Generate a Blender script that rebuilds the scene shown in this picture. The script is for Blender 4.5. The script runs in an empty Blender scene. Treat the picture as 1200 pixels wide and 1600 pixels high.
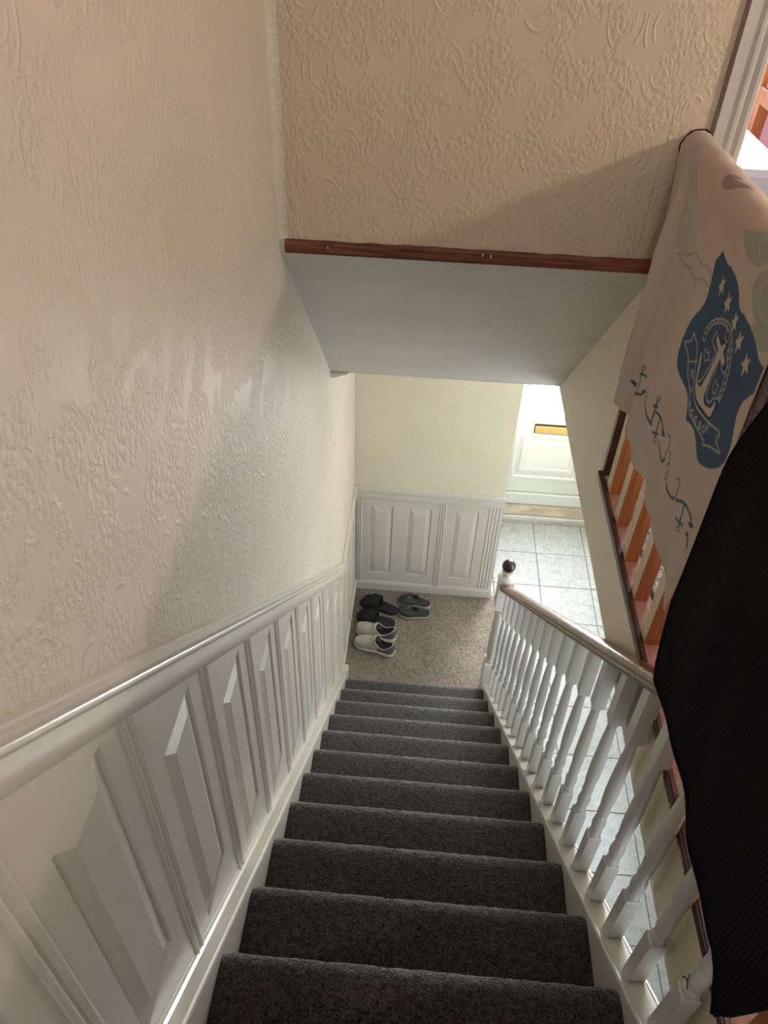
import bpy, math, random
import numpy as np
from mathutils import Matrix, Vector
random.seed(7)
rng = np.random.default_rng(5)
scn = bpy.context.scene
COL = scn.collection
PI = math.pi

# ---------------------------------------------------------------- camera
cam_d = bpy.data.cameras.new('camera')
cam_d.sensor_fit = 'HORIZONTAL'; cam_d.sensor_width = 36.0
cam_d.lens = 36.0 * 1201.5 / 1200.0; cam_d.clip_start = 0.02
cam = bpy.data.objects.new('camera', cam_d); COL.objects.link(cam)
YAW, PITCH, ROLL = -0.0504, -0.7094, 0.0394
fw = Vector((math.sin(YAW)*math.cos(PITCH), math.cos(YAW)*math.cos(PITCH), math.sin(PITCH)))
rt = Vector((math.cos(YAW), -math.sin(YAW), 0)); up = rt.cross(fw)
r2 = rt*math.cos(ROLL) + up*math.sin(ROLL); u2 = -rt*math.sin(ROLL) + up*math.cos(ROLL)
m = Matrix((r2, u2, -fw)).transposed().to_4x4(); m.translation = Vector((0.4011, -2.8162, 3.9296))
cam.matrix_world = m
scn.camera = cam

# ---------------------------------------------------------------- world, exposure, lights
w = bpy.data.worlds.new('overcast_sky'); scn.world = w; w.use_nodes = True
w.node_tree.nodes['Background'].inputs[0].default_value = (0.62, 0.78, 1.0, 1)
w.node_tree.nodes['Background'].inputs[1].default_value = 1.0
vs = scn.view_settings
vs.view_transform = 'Standard'; vs.look = 'None'; vs.gamma = 1.0; vs.exposure = 0.0
vs.use_curve_mapping = False

def area(name, loc, rot, sx, sy, power, col):
    l = bpy.data.lights.new(name, 'AREA'); l.shape = 'RECTANGLE'; l.size = sx; l.size_y = sy
    l.energy = power; l.color = col
    o = bpy.data.objects.new(name, l); COL.objects.link(o); o.location = loc; o.rotation_euler = rot
    return o
# bedroom window daylight, plus added unseen fills: kitchen end, hall side, behind the camera
area('kitchen_end_fill', (1.36, -3.55, 1.35), (PI/2, 0, 0), 0.72, 1.7, 14, (0.86, 0.96, 1.0))  # added to brighten the front door and tiles
area('hall_side_fill', (1.765, -0.35, 1.30), (0, PI/2, 0), 1.5, 0.75, 11, (0.84, 0.94, 1.0))  # added to lift the lower stairs and far wall
area('bedroom_daylight', (2.1, 1.72, 4.0), (-PI/2, 0, 0), 1.3, 1.1, 60, (0.93, 0.96, 1.0))
area('landing_back_fill', (0.9, -4.12, 4.15), (PI/2, 0, 0), 1.0, 1.1, 2.6, (0.98, 0.93, 0.98))  # added soft fill for the panelling and towels
LAMP = (2.25, -1.75, 4.09)
LAMP_STRENGTH = 620.0

# ---------------------------------------------------------------- helpers
LOC = {}
def tag(o, label=None, cat=None, group=None, kind=None):
    if label: o['label'] = label
    if cat: o['category'] = cat
    if group: o['group'] = group
    if kind: o['kind'] = kind
    return o
def empty(name, loc, rz=0.0, label=None, cat=None, group=None, kind=None):
    o = bpy.data.objects.new(name, None); COL.objects.link(o); o.location = loc; o.rotation_euler = (0, 0, rz)
    o.empty_display_size = 0.05
    LOC[o.name] = Vector(loc)
    return tag(o, label, cat, group, kind)
class MB:
    def __init__(s): s.v = []; s.f = []; s.m = []; s.cur = 0
    def face(s, idx): s.f.append(tuple(idx)); s.m.append(s.cur)
    def add(s, vs, fs):
        b = len(s.v); s.v += [tuple(p) for p in vs]
        for f in fs: s.face([b+i for i in f])
        return s
    def box(s, x0, x1, y0, y1, z0, z1, ch=0.0):
        if ch <= 0:
            return s.add([(x0,y0,z0),(x1,y0,z0),(x1,y1,z0),(x0,y1,z0),(x0,y0,z1),(x1,y0,z1),(x1,y1,z1),(x0,y1,z1)],
                         [(0,3,2,1),(4,5,6,7),(0,1,5,4),(1,2,6,5),(2,3,7,6),(3,0,4,7)])
        rings = [(z0, ch), (z0+ch, 0), (z1-ch, 0), (z1, ch)]
        vs = []; fs = []
        for z, c in rings:
            a, b2, c2, d = x0+c, x1-c, y0+c, y1-c
            vs += [(a,c2,z),(b2,c2,z),(b2,d,z),(a,d,z)]
        for k in range(3):
            for i in range(4):
                j = (i+1) % 4; fs.append((k*4+i, k*4+j, k*4+4+j, k*4+4+i))
        fs += [(3,2,1,0), (12,13,14,15)]
        return s.add(vs, fs)
    def lathe(s, prof, c=(0,0), n=16, cap=True):
        vs = []; fs = []
        for r, z in prof:
            for i in range(n):
                a = 2*PI*i/n; vs.append((c[0]+r*math.cos(a), c[1]+r*math.sin(a), z))
        for k in range(len(prof)-1):
            for i in range(n):
                j = (i+1) % n; fs.append((k*n+i, k*n+j, k*n+n+j, k*n+n+i))
        if cap:
            fs.append(tuple(range(n-1,-1,-1))); b = (len(prof)-1)*n; fs.append(tuple(range(b, b+n)))
        return s.add(vs, fs)
    def sweep(s, prof, frames, closed=True, caps=True):
        """prof: list of 2-D points; frames: list of functions mapping a 2-D point to 3-D."""
        n = len(prof); vs = []; fs = []
        for fr in frames: vs += [fr(a, b) for a, b in prof]
        for k in range(len(frames)-1):
            for i in range(n if closed else n-1):
                j = (i+1) % n; fs.append((k*n+i, k*n+j, k*n+n+j, k*n+n+i))
        if caps and closed:
            fs.append(tuple(range(n-1,-1,-1))); b = (len(frames)-1)*n; fs.append(tuple(range(b, b+n)))
        return s.add(vs, fs)
    def tube(s, pts, r, n=8, closed=False):
        pts = [Vector(p) for p in pts]; vs = []; fs = []; N = len(pts)
        ref = Vector((0.01, 0.02, 1))
        for i, p in enumerate(pts):
            a = pts[(i-1) % N] if (closed or i > 0) else p
            b = pts[(i+1) % N] if (closed or i < N-1) else p
            t = (b-a).normalized(); u = t.cross(ref)
            if u.length < 1e-3: u = t.cross(Vector((1,0,0)))
            u.normalize(); v = t.cross(u)
            rr = r[i] if isinstance(r, (list, tuple)) else r
            for k in range(n):
                an = 2*PI*k/n; vs.append(p + u*rr*math.cos(an) + v*rr*math.sin(an))
        for i in range(N if closed else N-1):
            for k in range(n):
                j = (k+1) % n; q = (i+1) % N
                fs.append((i*n+k, i*n+j, q*n+j, q*n+k))
        if not closed: fs += [tuple(range(n-1,-1,-1)), tuple(range((N-1)*n, N*n))]
        return s.add(vs, fs)
    def obj(s, name, mats, parent=None, smooth=False, off=None, angle=35):
        if not isinstance(mats, (list, tuple)): mats = [mats]
        o_ = Vector((0,0,0))
        if parent is not None and off is None: o_ = LOC.get(parent.name, Vector((0,0,0)))
        if off is not None: o_ = Vector(off)
        me = bpy.data.meshes.new(name)
        me.from_pydata([(x-o_.x, y-o_.y, z-o_.z) for x, y, z in s.v], [], s.f)
        for mt in mats: me.materials.append(mt)
        if len(mats) > 1: me.polygons.foreach_set('material_index', s.m)
        me.update()
        import bmesh
        if len(s.f) < 60000:
            bm = bmesh.new(); bm.from_mesh(me); bmesh.ops.recalc_face_normals(bm, faces=bm.faces); bm.to_mesh(me); bm.free()
        if smooth:
            me.polygons.foreach_set('use_smooth', [True]*len(me.polygons))
            if angle < 180: me.set_sharp_from_angle(angle=math.radians(angle))
        o = bpy.data.objects.new(name, me); COL.objects.link(o)
        if parent is not None: o.parent = parent
        return o
def copy_child(o, parent, off):
    c = o.copy(); COL.objects.link(c); c.parent = parent
    c.location = (o.location[0]+off[0], o.location[1]+off[1], o.location[2]+off[2])
    for ch in o.children:
        d = ch.copy(); COL.objects.link(d); d.parent = c
    return c
def prism_x(mb, poly, x0, x1):   # poly of (y,z)
    n = len(poly)
    return mb.add([(x0,y,z) for y,z in poly]+[(x1,y,z) for y,z in poly],
                  [tuple(range(n)), tuple(range(2*n-1, n-1, -1))]+[(i,(i+1)%n,n+(i+1)%n,n+i) for i in range(n)])
def prism_y(mb, poly, y0, y1):   # poly of (x,z)
    n = len(poly)
    return mb.add([(x,y0,z) for x,z in poly]+[(x,y1,z) for x,z in poly],
                  [tuple(range(n)), tuple(range(2*n-1, n-1, -1))]+[(i,(i+1)%n,n+(i+1)%n,n+i) for i in range(n)])

# ---------------------------------------------------------------- materials
class NT:
    def __init__(s, name):
        s.m = bpy.data.materials.new(name); s.m.use_nodes = True; s.t = s.m.node_tree
        s.b = s.t.nodes['Principled BSDF']; s.co = s.t.nodes.new('ShaderNodeTexCoord')
    def n(s, typ, **kw):
        nd = s.t.nodes.new('ShaderNode'+typ)
        for k, v in kw.items():
            if k in nd.inputs.keys() if isinstance(k, str) else False: pass
            setattr(nd, k, v)
        return nd
    def l(s, a, b): s.t.links.new(a, b)
    def val(s, sock, v):
        if isinstance(v, (int, float, tuple, list)): sock.default_value = v
        else: s.l(v, sock)
    def math(s, op, a, b=0.0, c=None, clamp=False):
        nd = s.n('Math', operation=op); nd.use_clamp = clamp
        s.val(nd.inputs[0], a); s.val(nd.inputs[1], b)
        if c is not None: s.val(nd.inputs[2], c)
        return nd.outputs[0]
    def mapping(s, vec, scale=(1,1,1), rot=(0,0,0), loc=(0,0,0)):
        nd = s.n('Mapping'); s.l(vec, nd.inputs[0]); nd.inputs[1].default_value = loc; nd.inputs[2].default_value = rot; nd.inputs[3].default_value = scale
        return nd.outputs[0]
    def noise(s, vec, scale, detail=2.0, rough=0.5, dist=0.0):
        nd = s.n('TexNoise'); s.l(vec, nd.inputs['Vector']); nd.inputs['Scale'].default_value = scale
        nd.inputs['Detail'].default_value = detail; nd.inputs['Roughness'].default_value = rough; nd.inputs['Distortion'].default_value = dist
        return nd
    def ramp(s, fac, stops):
        nd = s.n('ValToRGB'); s.l(fac, nd.inputs[0]); e = nd.color_ramp.elements
        while len(e) < len(stops): e.new(0.5)
        for i, (p, c) in enumerate(stops): e[i].position = p; e[i].color = (*c, 1) if len(c) == 3 else c
        return nd.outputs[0]
    def mix(s, fac, a, b):
        nd = s.n('Mix', data_type='RGBA'); s.val(nd.inputs[0], fac); s.val(nd.inputs[6], (*a,1) if isinstance(a, tuple) else a); s.val(nd.inputs[7], (*b,1) if isinstance(b, tuple) else b)
        return nd.outputs[2]
    def bump(s, h, dist=0.001, strength=1.0, normal=None):
        nd = s.n('Bump'); nd.inputs['Strength'].default_value = strength; nd.inputs['Distance'].default_value = dist
        s.l(h, nd.inputs['Height'])
        if normal is not None: s.l(normal, nd.inputs['Normal'])
        s.l(nd.outputs[0], s.b.inputs['Normal']); return nd.outputs[0]
    def col(s, c): s.val(s.b.inputs['Base Color'], (*c,1) if isinstance(c, tuple) else c)
    def rough(s, r): s.val(s.b.inputs['Roughness'], r)

def m_simple(name, c, rough=0.5, var=0.06, scale=20, bump=0.0, bscale=200, spec=0.5, metal=0.0, stretch=(1,1,1)):
    t = NT(name); v = t.mapping(t.co.outputs['Object'], stretch)
    n = t.noise(v, scale, 4)
    d = tuple(max(0, x*(1-2.2*var)) for x in c); h = tuple(min(1, x*(1+1.6*var)) for x in c)
    t.col(t.ramp(n.outputs[0], [(0.3, d), (0.7, h)])); t.rough(rough)
    t.b.inputs['Specular IOR Level'].default_value = spec; t.b.inputs['Metallic'].default_value = metal
    if bump: t.bump(t.noise(v, bscale, 3).outputs[0], bump)
    return t.m

def m_wallpaper(name, c, axis, rough=0.47, relief=0.0015, seams=()):
    t = NT(name); sp = t.n('SeparateXYZ'); t.l(t.co.outputs['Object'], sp.inputs[0])
    cb = t.n('CombineXYZ'); t.l(sp.outputs[axis], cb.inputs[0]); t.l(sp.outputs[2], cb.inputs[1]); P = cb.outputs[0]
    warp = t.noise(P, 9, 2); w2 = t.n('VectorMath', operation='MULTIPLY_ADD'); t.l(warp.outputs[1], w2.inputs[0]); w2.inputs[1].default_value = (0.022,0.022,0); t.l(P, w2.inputs[2])
    Q = t.mapping(w2.outputs[0], (1, 0.8, 1))
    vo = t.n('TexVoronoi', voronoi_dimensions='2D', feature='SMOOTH_F1'); t.l(Q, vo.inputs['Vector']); vo.inputs['Scale'].default_value = 85; vo.inputs['Smoothness'].default_value = 0.35
    dots = t.math('SMOOTHSTEP' if False else 'SUBTRACT', 0.62, vo.outputs['Distance'], clamp=True)
    dots = t.math('MULTIPLY', dots, 2.2, clamp=True)
    nz = t.noise(Q, 62, 1.0, 0.4, 0.9)
    worm = t.math('ABSOLUTE', t.math('SUBTRACT', nz.outputs[0], 0.5)); worm = t.math('SUBTRACT', 1.0, t.math('MULTIPLY', worm, 16), clamp=True)
    mask = t.math('GREATER_THAN', t.noise(P, 11, 1).outputs[0], 0.40)
    mk = t.noise(P, 13, 1); mask = t.ramp(mk.outputs[0], [(0.42, (0,0,0)), (0.50, (1,1,1))])
    rel = t.math('MULTIPLY', t.math('ADD', t.math('MULTIPLY', dots, 0.8), t.math('MULTIPLY', worm, 0.35)), mask)
    # scrolls: concentric open arcs
    vr = t.n('TexVoronoi', voronoi_dimensions='2D', feature='F1'); t.l(t.mapping(P, (1,0.62,1)), vr.inputs['Vector']); vr.inputs['Scale'].default_value = 11; vr.inputs['Randomness'].default_value = 0.55
    def ring(r0, wd): return t.math('SUBTRACT', 1.0, t.math('MULTIPLY', t.math('ABSOLUTE', t.math('SUBTRACT', vr.outputs['Distance'], r0)), 1.0/wd), clamp=True)
    rings = t.math('MAXIMUM', ring(0.40, 0.045), ring(0.22, 0.04))
    rm = t.ramp(t.noise(P, 17, 0).outputs[0], [(0.52, (0,0,0)), (0.57, (1,1,1))])
    rings = t.math('MULTIPLY', t.math('MULTIPLY', rings, rm), 0.9)
    h = t.math('MAXIMUM', rel, rings)
    h = t.math('ADD', h, t.math('MULTIPLY', t.noise(P, 400, 2).outputs[0], 0.12))
    for s0 in seams:
        d = t.math('ABSOLUTE', t.math('SUBTRACT', sp.outputs[axis], s0)); g = t.math('SUBTRACT', 1.0, t.math('MULTIPLY', d, 600), clamp=True)
        h = t.math('SUBTRACT', h, t.math('MULTIPLY', g, 0.5))
    t.bump(h, relief)
    st = t.noise(P, 2.2, 4)
    t.col(t.ramp(st.outputs[0], [(0.3, tuple(x*0.93 for x in c)), (0.7, c)])); t.rough(rough)
    return t.m

def m_carpet(name, dark, light, scale=330, sheen=0.4, bump=0.006, spec=0.15, rough=0.95, lo=0.38, hi=0.66):
    t = NT(name); P = t.co.outputs['Object']
    a = t.noise(P, scale, 2, 0.7); b = t.noise(P, scale*0.35, 2, 0.6); c = t.noise(P, 5, 3)
    f = t.math('ADD', t.math('MULTIPLY', a.outputs[0], 0.65), t.math('MULTIPLY', b.outputs[0], 0.35))
    f = t.math('ADD', f, t.math('MULTIPLY', t.math('SUBTRACT', c.outputs[0], 0.5), 0.12))
    t.col(t.ramp(f, [(lo, dark), (hi, light)])); t.rough(rough)
    t.b.inputs['Specular IOR Level'].default_value = spec
    t.b.inputs['Sheen Weight'].default_value = sheen; t.b.inputs['Sheen Roughness'].default_value = 0.4
    t.bump(f, bump); return t.m

def m_wood(name, dark, light, rough=0.35, axis='Y', scale=1.0, dist=0.0006):
    t = NT(name); sc = {'X': (0.06,1,1), 'Y': (1,0.06,1), 'Z': (1,1,0.06)}[axis]
    P = t.mapping(t.co.outputs['Object'], tuple(x*scale for x in sc))
    g = t.noise(P, 90, 4, 0.6, 0.8); b = t.noise(P, 16, 2)
    f = t.math('ADD', t.math('MULTIPLY', g.outputs[0], 0.6), t.math('MULTIPLY', b.outputs[0], 0.4))
    t.col(t.ramp(f, [(0.38, dark), (0.62, light)])); t.rough(rough); t.bump(g.outputs[0], dist); return t.m

def m_gloss(name, c, rough=0.28, grime=0.035, bump=0.0003, bscale=60):
    t = NT(name); P = t.co.outputs['Object']
    n = t.noise(P, 7, 5, 0.6); n2 = t.noise(P, 60, 3)
    f = t.math('ADD', t.math('MULTIPLY', n.outputs[0], 0.7), t.math('MULTIPLY', n2.outputs[0], 0.3))
    t.col(t.ramp(f, [(0.34, tuple(x*(1-grime*1.6) for x in c)), (0.5, c)])); t.rough(rough)
    t.bump(t.noise(t.mapping(P, (1,1,0.35)), bscale, 4).outputs[0], bump); return t.m

WALLC = (0.66, 0.585, 0.50)
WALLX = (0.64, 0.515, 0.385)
M_wall_left = m_wallpaper('wallpaper_left', WALLC, 1)
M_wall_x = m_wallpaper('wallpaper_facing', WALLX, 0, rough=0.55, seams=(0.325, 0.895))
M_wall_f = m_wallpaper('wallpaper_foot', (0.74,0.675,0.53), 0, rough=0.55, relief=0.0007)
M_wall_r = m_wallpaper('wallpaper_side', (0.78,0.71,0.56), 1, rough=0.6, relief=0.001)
M_plain = m_simple('plain_plaster', (0.62,0.58,0.52), 0.7, 0.03)
M_soffit = None
def m_artex():
    t = NT('artex_ceiling'); P = t.mapping(t.co.outputs['Object'], (0.35, 1, 1))
    n = t.noise(P, 60, 3, 0.6, 2.5); n2 = t.noise(P, 7, 2)
    t.col(t.ramp(n2.outputs[0], [(0.3, (0.60,0.57,0.52)), (0.7, (0.66,0.63,0.575))])); t.rough(0.5)
    t.bump(n.outputs[0], 0.006); return t.m
M_soffit = m_artex()
M_gloss = m_gloss('white_gloss_paint', (0.60, 0.57, 0.52))
M_gloss_b = m_gloss('baluster_gloss_paint', (0.56, 0.56, 0.535), rough=0.32)
M_upvc = m_simple('white_door_plastic', (0.60, 0.64, 0.64), 0.3, 0.01)
M_carpet = m_carpet('charcoal_carpet', (0.003,0.003,0.003), (0.098,0.092,0.088), scale=170, sheen=0.6, bump=0.009, spec=0.3, rough=0.8, lo=0.40, hi=0.66)
M_carpet_b = m_carpet('taupe_carpet', (0.10,0.080,0.066), (0.37,0.32,0.28), scale=190, sheen=0.2, bump=0.004)
M_carpet_l = m_carpet('speckled_landing_carpet', (0.03,0.03,0.04), (0.75,0.76,0.80), scale=150, sheen=0.1, bump=0.004)
M_trimwood = m_wood('red_stained_wood', (0.055,0.014,0.006), (0.25,0.080,0.034), 0.5, 'X', 1.6)
M_rail = m_wood('worn_mahogany', (0.06,0.022,0.013), (0.22,0.095,0.055), 0.24, 'Y')
M_railside = m_wood('grey_brown_wood', (0.12,0.075,0.052), (0.25,0.17,0.125), 0.32, 'Y')
M_orange = m_wood('orange_pine', (0.30,0.10,0.028), (0.55,0.21,0.07), 0.42, 'Z')
M_orange2 = m_wood('bright_orange_pine', (0.62,0.22,0.07), (0.85,0.36,0.14), 0.5, 'Z')
M_pale = m_simple('cream_painted_edge', (0.66,0.55,0.37), 0.5, 0.08)
M_maroon = m_wood('maroon_brown_wood', (0.035,0.014,0.013), (0.10,0.045,0.040), 0.35, 'Y')
M_pink = m_simple('pink_undercoat', (0.34,0.17,0.14), 0.5, 0.10, 60)
M_knob = m_simple('dark_finial', (0.022,0.012,0.014), 0.3, 0.1)
M_brass = m_simple('brass', (0.70,0.50,0.18), 0.35, 0.05, metal=0.6)
M_dark = m_simple('black_gap', (0.02,0.018,0.016), 0.8, 0.05)
M_grout = m_simple('dark_grout', (0.10,0.11,0.12), 0.8, 0.08)

# ================================================================ dimensions (metres)
XL, XB = 0.0225, 0.952          # left wall face, stairwell edge of the landing slab
YU, YS = -0.96, -0.0812         # upper wall plane, lower edge of the sloping soffit
YF, XH = 0.930, 0.960           # far wall, its right-hand corner
XR = 1.78                       # right wall of the hall
YD = 1.801                      # front door plane
ZC, ZB, ZL, ZT = 2.3064, 2.53, 2.56, 3.168
G, R = 0.2222, 0.2              # going and rise
XS0, XS1 = 0.0728, 0.886        # carpet between the strings
def nose(y): return R - y*R/G

# ================================================================ structure
def struct(name, mb, mat, **k): return tag(mb.obj(name, mat, **k), kind='structure')
# floor base with individual tiles
fl = struct('floor', MB().box(-0.1, 3.2, -4.3, 2.0, -0.12, -0.009), M_grout)
def m_tile():
    t = NT('pale_marbled_tile'); P = t.co.outputs['Object']; oi = t.n('ObjectInfo')
    off = t.n('VectorMath', operation='ADD'); t.l(P, off.inputs[0]); sc = t.n('VectorMath', operation='SCALE'); t.l(oi.outputs['Location'], sc.inputs[0]); sc.inputs['Scale'].default_value = 3.1; t.l(sc.outputs[0], off.inputs[1])
    n = t.noise(off.outputs[0], 22, 6, 0.65, 1.2)
    t.col(t.ramp(n.outputs[0], [(0.32, (0.25,0.27,0.275)), (0.5, (0.34,0.365,0.37)), (0.7, (0.385,0.405,0.41))])); t.rough(0.22)
    t.bump(n.outputs[0], 0.0004); return t.m
M_tile = m_tile()
xs = [0.90, 1.006, 1.333, 1.697, XR]
tiles = {}
y1 = 1.752
rows = []
while y1 > -3.6: rows.append((y1-0.3375, y1)); y1 -= 0.3375
for ci in range(4):
    for (ya, yb) in rows:
        if ci == 0 and ya > 0.93-0.4 and yb < 0.93: continue
        key = ci
        x0, x1 = xs[ci]+0.002, xs[ci+1]-0.002
        cx, cy = (x0+x1)/2, (ya+yb)/2
        if ci == 0 and yb < 0.95: continue
        if key not in tiles:
            hx, hy = (x1-x0)/2, 0.3375/2-0.002
            b = MB().box(-hx, hx, -hy, hy, -0.009, 0.0, 0.0016)
            o = b.obj('tile', M_tile, parent=fl, off=(0,0,0)); tiles[key] = o
        else:
            o = tiles[key].copy(); COL.objects.link(o); o.parent = fl
        o.location = (cx, cy, rng.uniform(-0.0004, 0.0004))
# speckled border strip before the door step
M_speck = m_carpet('speckled_border_strip', (0.20,0.20,0.20), (0.75,0.76,0.74), scale=220, sheen=0, bump=0.0005)
MB().box(0.97, XR, 1.756, 1.80, -0.009, 0.001).obj('border_strip', M_speck, parent=fl, off=(0,0,0))

# taupe fitted carpet at the stair foot
def grid_carpet():
    b = MB(); n = 24
    b.box(XL, 1.003, -0.024, YF+0.012, -0.009, 0.006, 0.004)
    return b
tag(grid_carpet().obj('hall_carpet', M_carpet_b), 'taupe brown fitted carpet at the foot of the stairs', 'carpet')

# left wall with rounded inner corner
struct('wall_left', MB().box(-0.12, XL, -4.25, YF+0.12, -0.1, 5.0), M_wall_left)
# far wall and the short wall running on to the front door
struct('wall_far', MB().box(XL, XH, YF, YF+0.12, 0, 2.36), M_wall_f)
struct('wall_entrance_left', MB().box(XH-0.12, XH, YF+0.12, 2.0, 0, 2.36), M_wall_r)
b = MB(); b.box(XR, XR+0.1, -3.7, -0.80, 0, 2.31); b.box(XR, XR+0.1, 0.10, 2.0, 0, 2.31); b.box(XR, XR+0.1, -0.80, 0.10, 2.08, 2.31); b.box(XR, XR+0.1, -0.80, 0.10, 0, 0.02)
struct('wall_hall_right', b, M_plain)
# added glazed door around the unseen side fill
d2 = MB()
for (a,b_,c,d) in ((-0.80,-0.72,0.02,2.08),(0.02,0.10,0.02,2.08),(-0.72,0.02,2.00,2.08),(-0.72,0.02,0.02,0.50)): d2.box(XR+0.02, XR+0.06, a, b_, c, d, 0.002)
d2o = struct('added_side_door', d2, M_plain)
struct('wall_kitchen_end', MB().box(0.86, XR+0.1, -3.8, -3.7, 0, 2.31), M_plain)
# wall under the stair string
sp = MB(); prism_x(sp, [(0.0, -0.005), (-0.22, 0.008), (-2.1, nose(-2.1)-0.39), (-3.7, nose(-2.1)-0.39), (-3.7, -0.005)], 0.905, 0.930)
struct('wall_spandrel', sp, M_plain)
# front wall around the door
b = MB(); b.box(XH-0.12, 0.972, YD, YD+0.15, 0, 2.36); b.box(1.748, XR+0.1, YD, YD+0.15, 0, 2.36); b.box(0.972, 1.748, YD, YD+0.15, 2.28, 2.36)
struct('wall_front', b, M_plain)
# slab over the hall: ceiling below, landing above
b = MB(); b.box(XB, XR+0.1, -3.8, YU, ZC, ZB-0.002); b.box(XB+0.05, XR+0.1, YU, 2.0, ZC, ZB-0.002); b.box(XB, XB+0.05, YS+0.02, 2.0, ZC, ZB-0.002)
struct('ceiling_hall', b, M_wall_r)
struct('ceiling_foot', MB().box(XL, XB, YS, 2.0, ZC+0.006, ZB), M_soffit)
struct('floor_landing', MB().box(1.004, 2.62, -4.2, YU, ZB, ZL, 0.004), M_carpet_l)
struct('floor_landing_head', MB().box(XL, 1.004, -4.2, -2.70, 2.3, ZL, 0.004), M_carpet_l)
# cheek wall right of the soffit
ck = MB(); prism_x(ck, [(YU, ZB-0.002), (YU, ZT+0.04), (YS+0.03, 2.36), (YS+0.03, ZB-0.002)], XB, XB+0.05)
ck2 = MB(); prism_x(ck2, [(YU, ZC), (YU, ZT+0.02), (YU+0.10, ZT+0.02), (YS+0.02, ZC+0.02), (YS+0.02, ZC)], XB, XB+0.05)
struct('wall_cheek', ck2, M_wall_r)
# sloping soffit
sf = MB(); prism_x(sf, [(YU, ZT), (YS, ZC+0.008), (YS, ZC+0.07), (YU+0.02, ZT+0.06)], XL, XB)
struct('ceiling_slope', sf, M_soffit)
# upper wall with the bedroom doorway
b = MB(); b.box(XL, 1.0, YU, YU+0.10, ZT, 5.0); b.box(0.99, 1.0, YU, YU+0.10, ZB, ZT); b.box(1.80, 2.62, YU, YU+0.10, ZB, 5.0); b.box(1.0, 1.80, YU, YU+0.10, 4.56, 5.0)
struct('wall_upper', b, M_wall_x)
# inner corner fillet where the papers overlap
fi = MB(); rr = 0.022
prof = [(XL, YU)]+[(XL+rr-rr*math.cos(a), YU-rr+rr*math.sin(a)) for a in [PI/2*(k/5) for k in range(6)]][::-1]
prof = [(XL-0.002, YU+0.002)] + [(XL+rr*(1-math.cos(a)), YU-rr*(1-math.sin(a))) for a in [PI/2*k/5 for k in range(6)]]
n_ = len(prof); zs = [ZT+0.03+i*0.12 for i in range(16)]
vs_ = []; fs_ = []
for k, z in enumerate(zs):
    j = 0.0015*math.sin(k*2.1)
    vs_ += [(x+(j if i in (2,3,4) else 0), y, z) for i, (x, y) in enumerate(prof)]
for k in range(len(zs)-1):
    for i in range(n_):
        q = (i+1) % n_; fs_.append((k*n_+i, k*n_+q, k*n_+n_+q, k*n_+n_+i))
fi.add(vs_, fs_)
struct('trim_1', fi, M_wall_left, smooth=True)
# thin bead where left and far wall meet
struct('trim_2', MB().box(XL, XL+0.007, YF-0.007, YF, 0.92, ZC), M_gloss)
# landing shell
struct('wall_landing_right', MB().box(2.62, 2.72, -4.3, YU+0.1, ZB, 5.0), M_plain)
bw = MB(); bw.box(-0.1, 0.35, -4.3, -4.2, ZB, 5.0); bw.box(1.45, 2.72, -4.3, -4.2, ZB, 5.0); bw.box(0.35, 1.45, -4.3, -4.2, ZB, 3.55); bw.box(0.35, 1.45, -4.3, -4.2, 4.75, 5.0)
struct('wall_landing_back', bw, M_plain)
struct('ceiling_landing', MB().box(-0.1, 2.72, -4.3, YU+0.1, 5.0, 5.1), M_plain)
M_frost = NT('frosted_glowing_glass')
M_frost.col((0.9,0.95,1.0)); M_frost.rough(0.6); M_frost.b.inputs['Emission Color'].default_value = (0.88,0.97,1.0,1); M_frost.b.inputs['Emission Strength'].default_value = 2.2  # panes glow by emission in place of daylight
M_frost = M_frost.m
MB().box(XR+0.034, XR+0.046, -0.72, 0.02, 0.50, 2.00).obj('glass_pane', M_frost, parent=d2o, off=(0,0,0))  # glowing pane of the added side door
def window(name, x0, x1, z0, z1, y, fy):
    wn = MB()
    for (a,b_,c,d) in ((x0,x1,z0,z0+0.05),(x0,x1,z1-0.05,z1),(x0,x0+0.05,z0+0.05,z1-0.05),(x1-0.05,x1,z0+0.05,z1-0.05),((x0+x1)/2-0.025,(x0+x1)/2+0.025,z0+0.05,z1-0.05)):
        wn.box(a,b_,y-0.03,y+0.03,c,d)
    o = struct(name, wn, M_upvc)
    MB().box(x0+0.05, x1-0.05, y-0.004, y+0.004, z0+0.05, z1-0.05).obj('pane', M_frost, parent=o, off=(0,0,0))
window('added_back_window', 0.35, 1.45, 3.55, 4.75, -4.25, 1)  # added unseen window around the fill behind the camera
# bedroom beyond the doorway
M_bedfloor = m_carpet('lilac_bedroom_carpet', (0.42,0.30,0.40), (0.66,0.52,0.62), scale=200, sheen=0.1, bump=0.002)
M_bedwall = m_simple('pink_bedroom_wall', (0.72,0.55,0.62), 0.7, 0.03)
b = MB(); b.box(XB+0.05, 3.2, YU+0.1, 1.9, ZB, ZL); b.box(0.0, XB+0.05, YS+0.04, 1.9, ZB, ZL)
struct('floor_bedroom', b, M_bedfloor)
b = MB(); b.box(-0.1, 1.35, 1.8, 1.9, ZB, 5.0); b.box(2.75, 3.3, 1.8, 1.9, ZB, 5.0); b.box(1.35, 2.75, 1.8, 1.9, ZB, 3.5); b.box(1.35, 2.75, 1.8, 1.9, 4.7, 5.0)
struct('wall_bedroom_front', b, M_bedwall)
struct('wall_bedroom_right', MB().box(3.2, 3.3, YU+0.1, 1.9, ZB, 5.0), M_bedwall)
struct('wall_bedroom_back', MB().box(2.62, 3.3, YU, YU+0.1, ZB, 5.0), M_bedwall)
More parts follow.
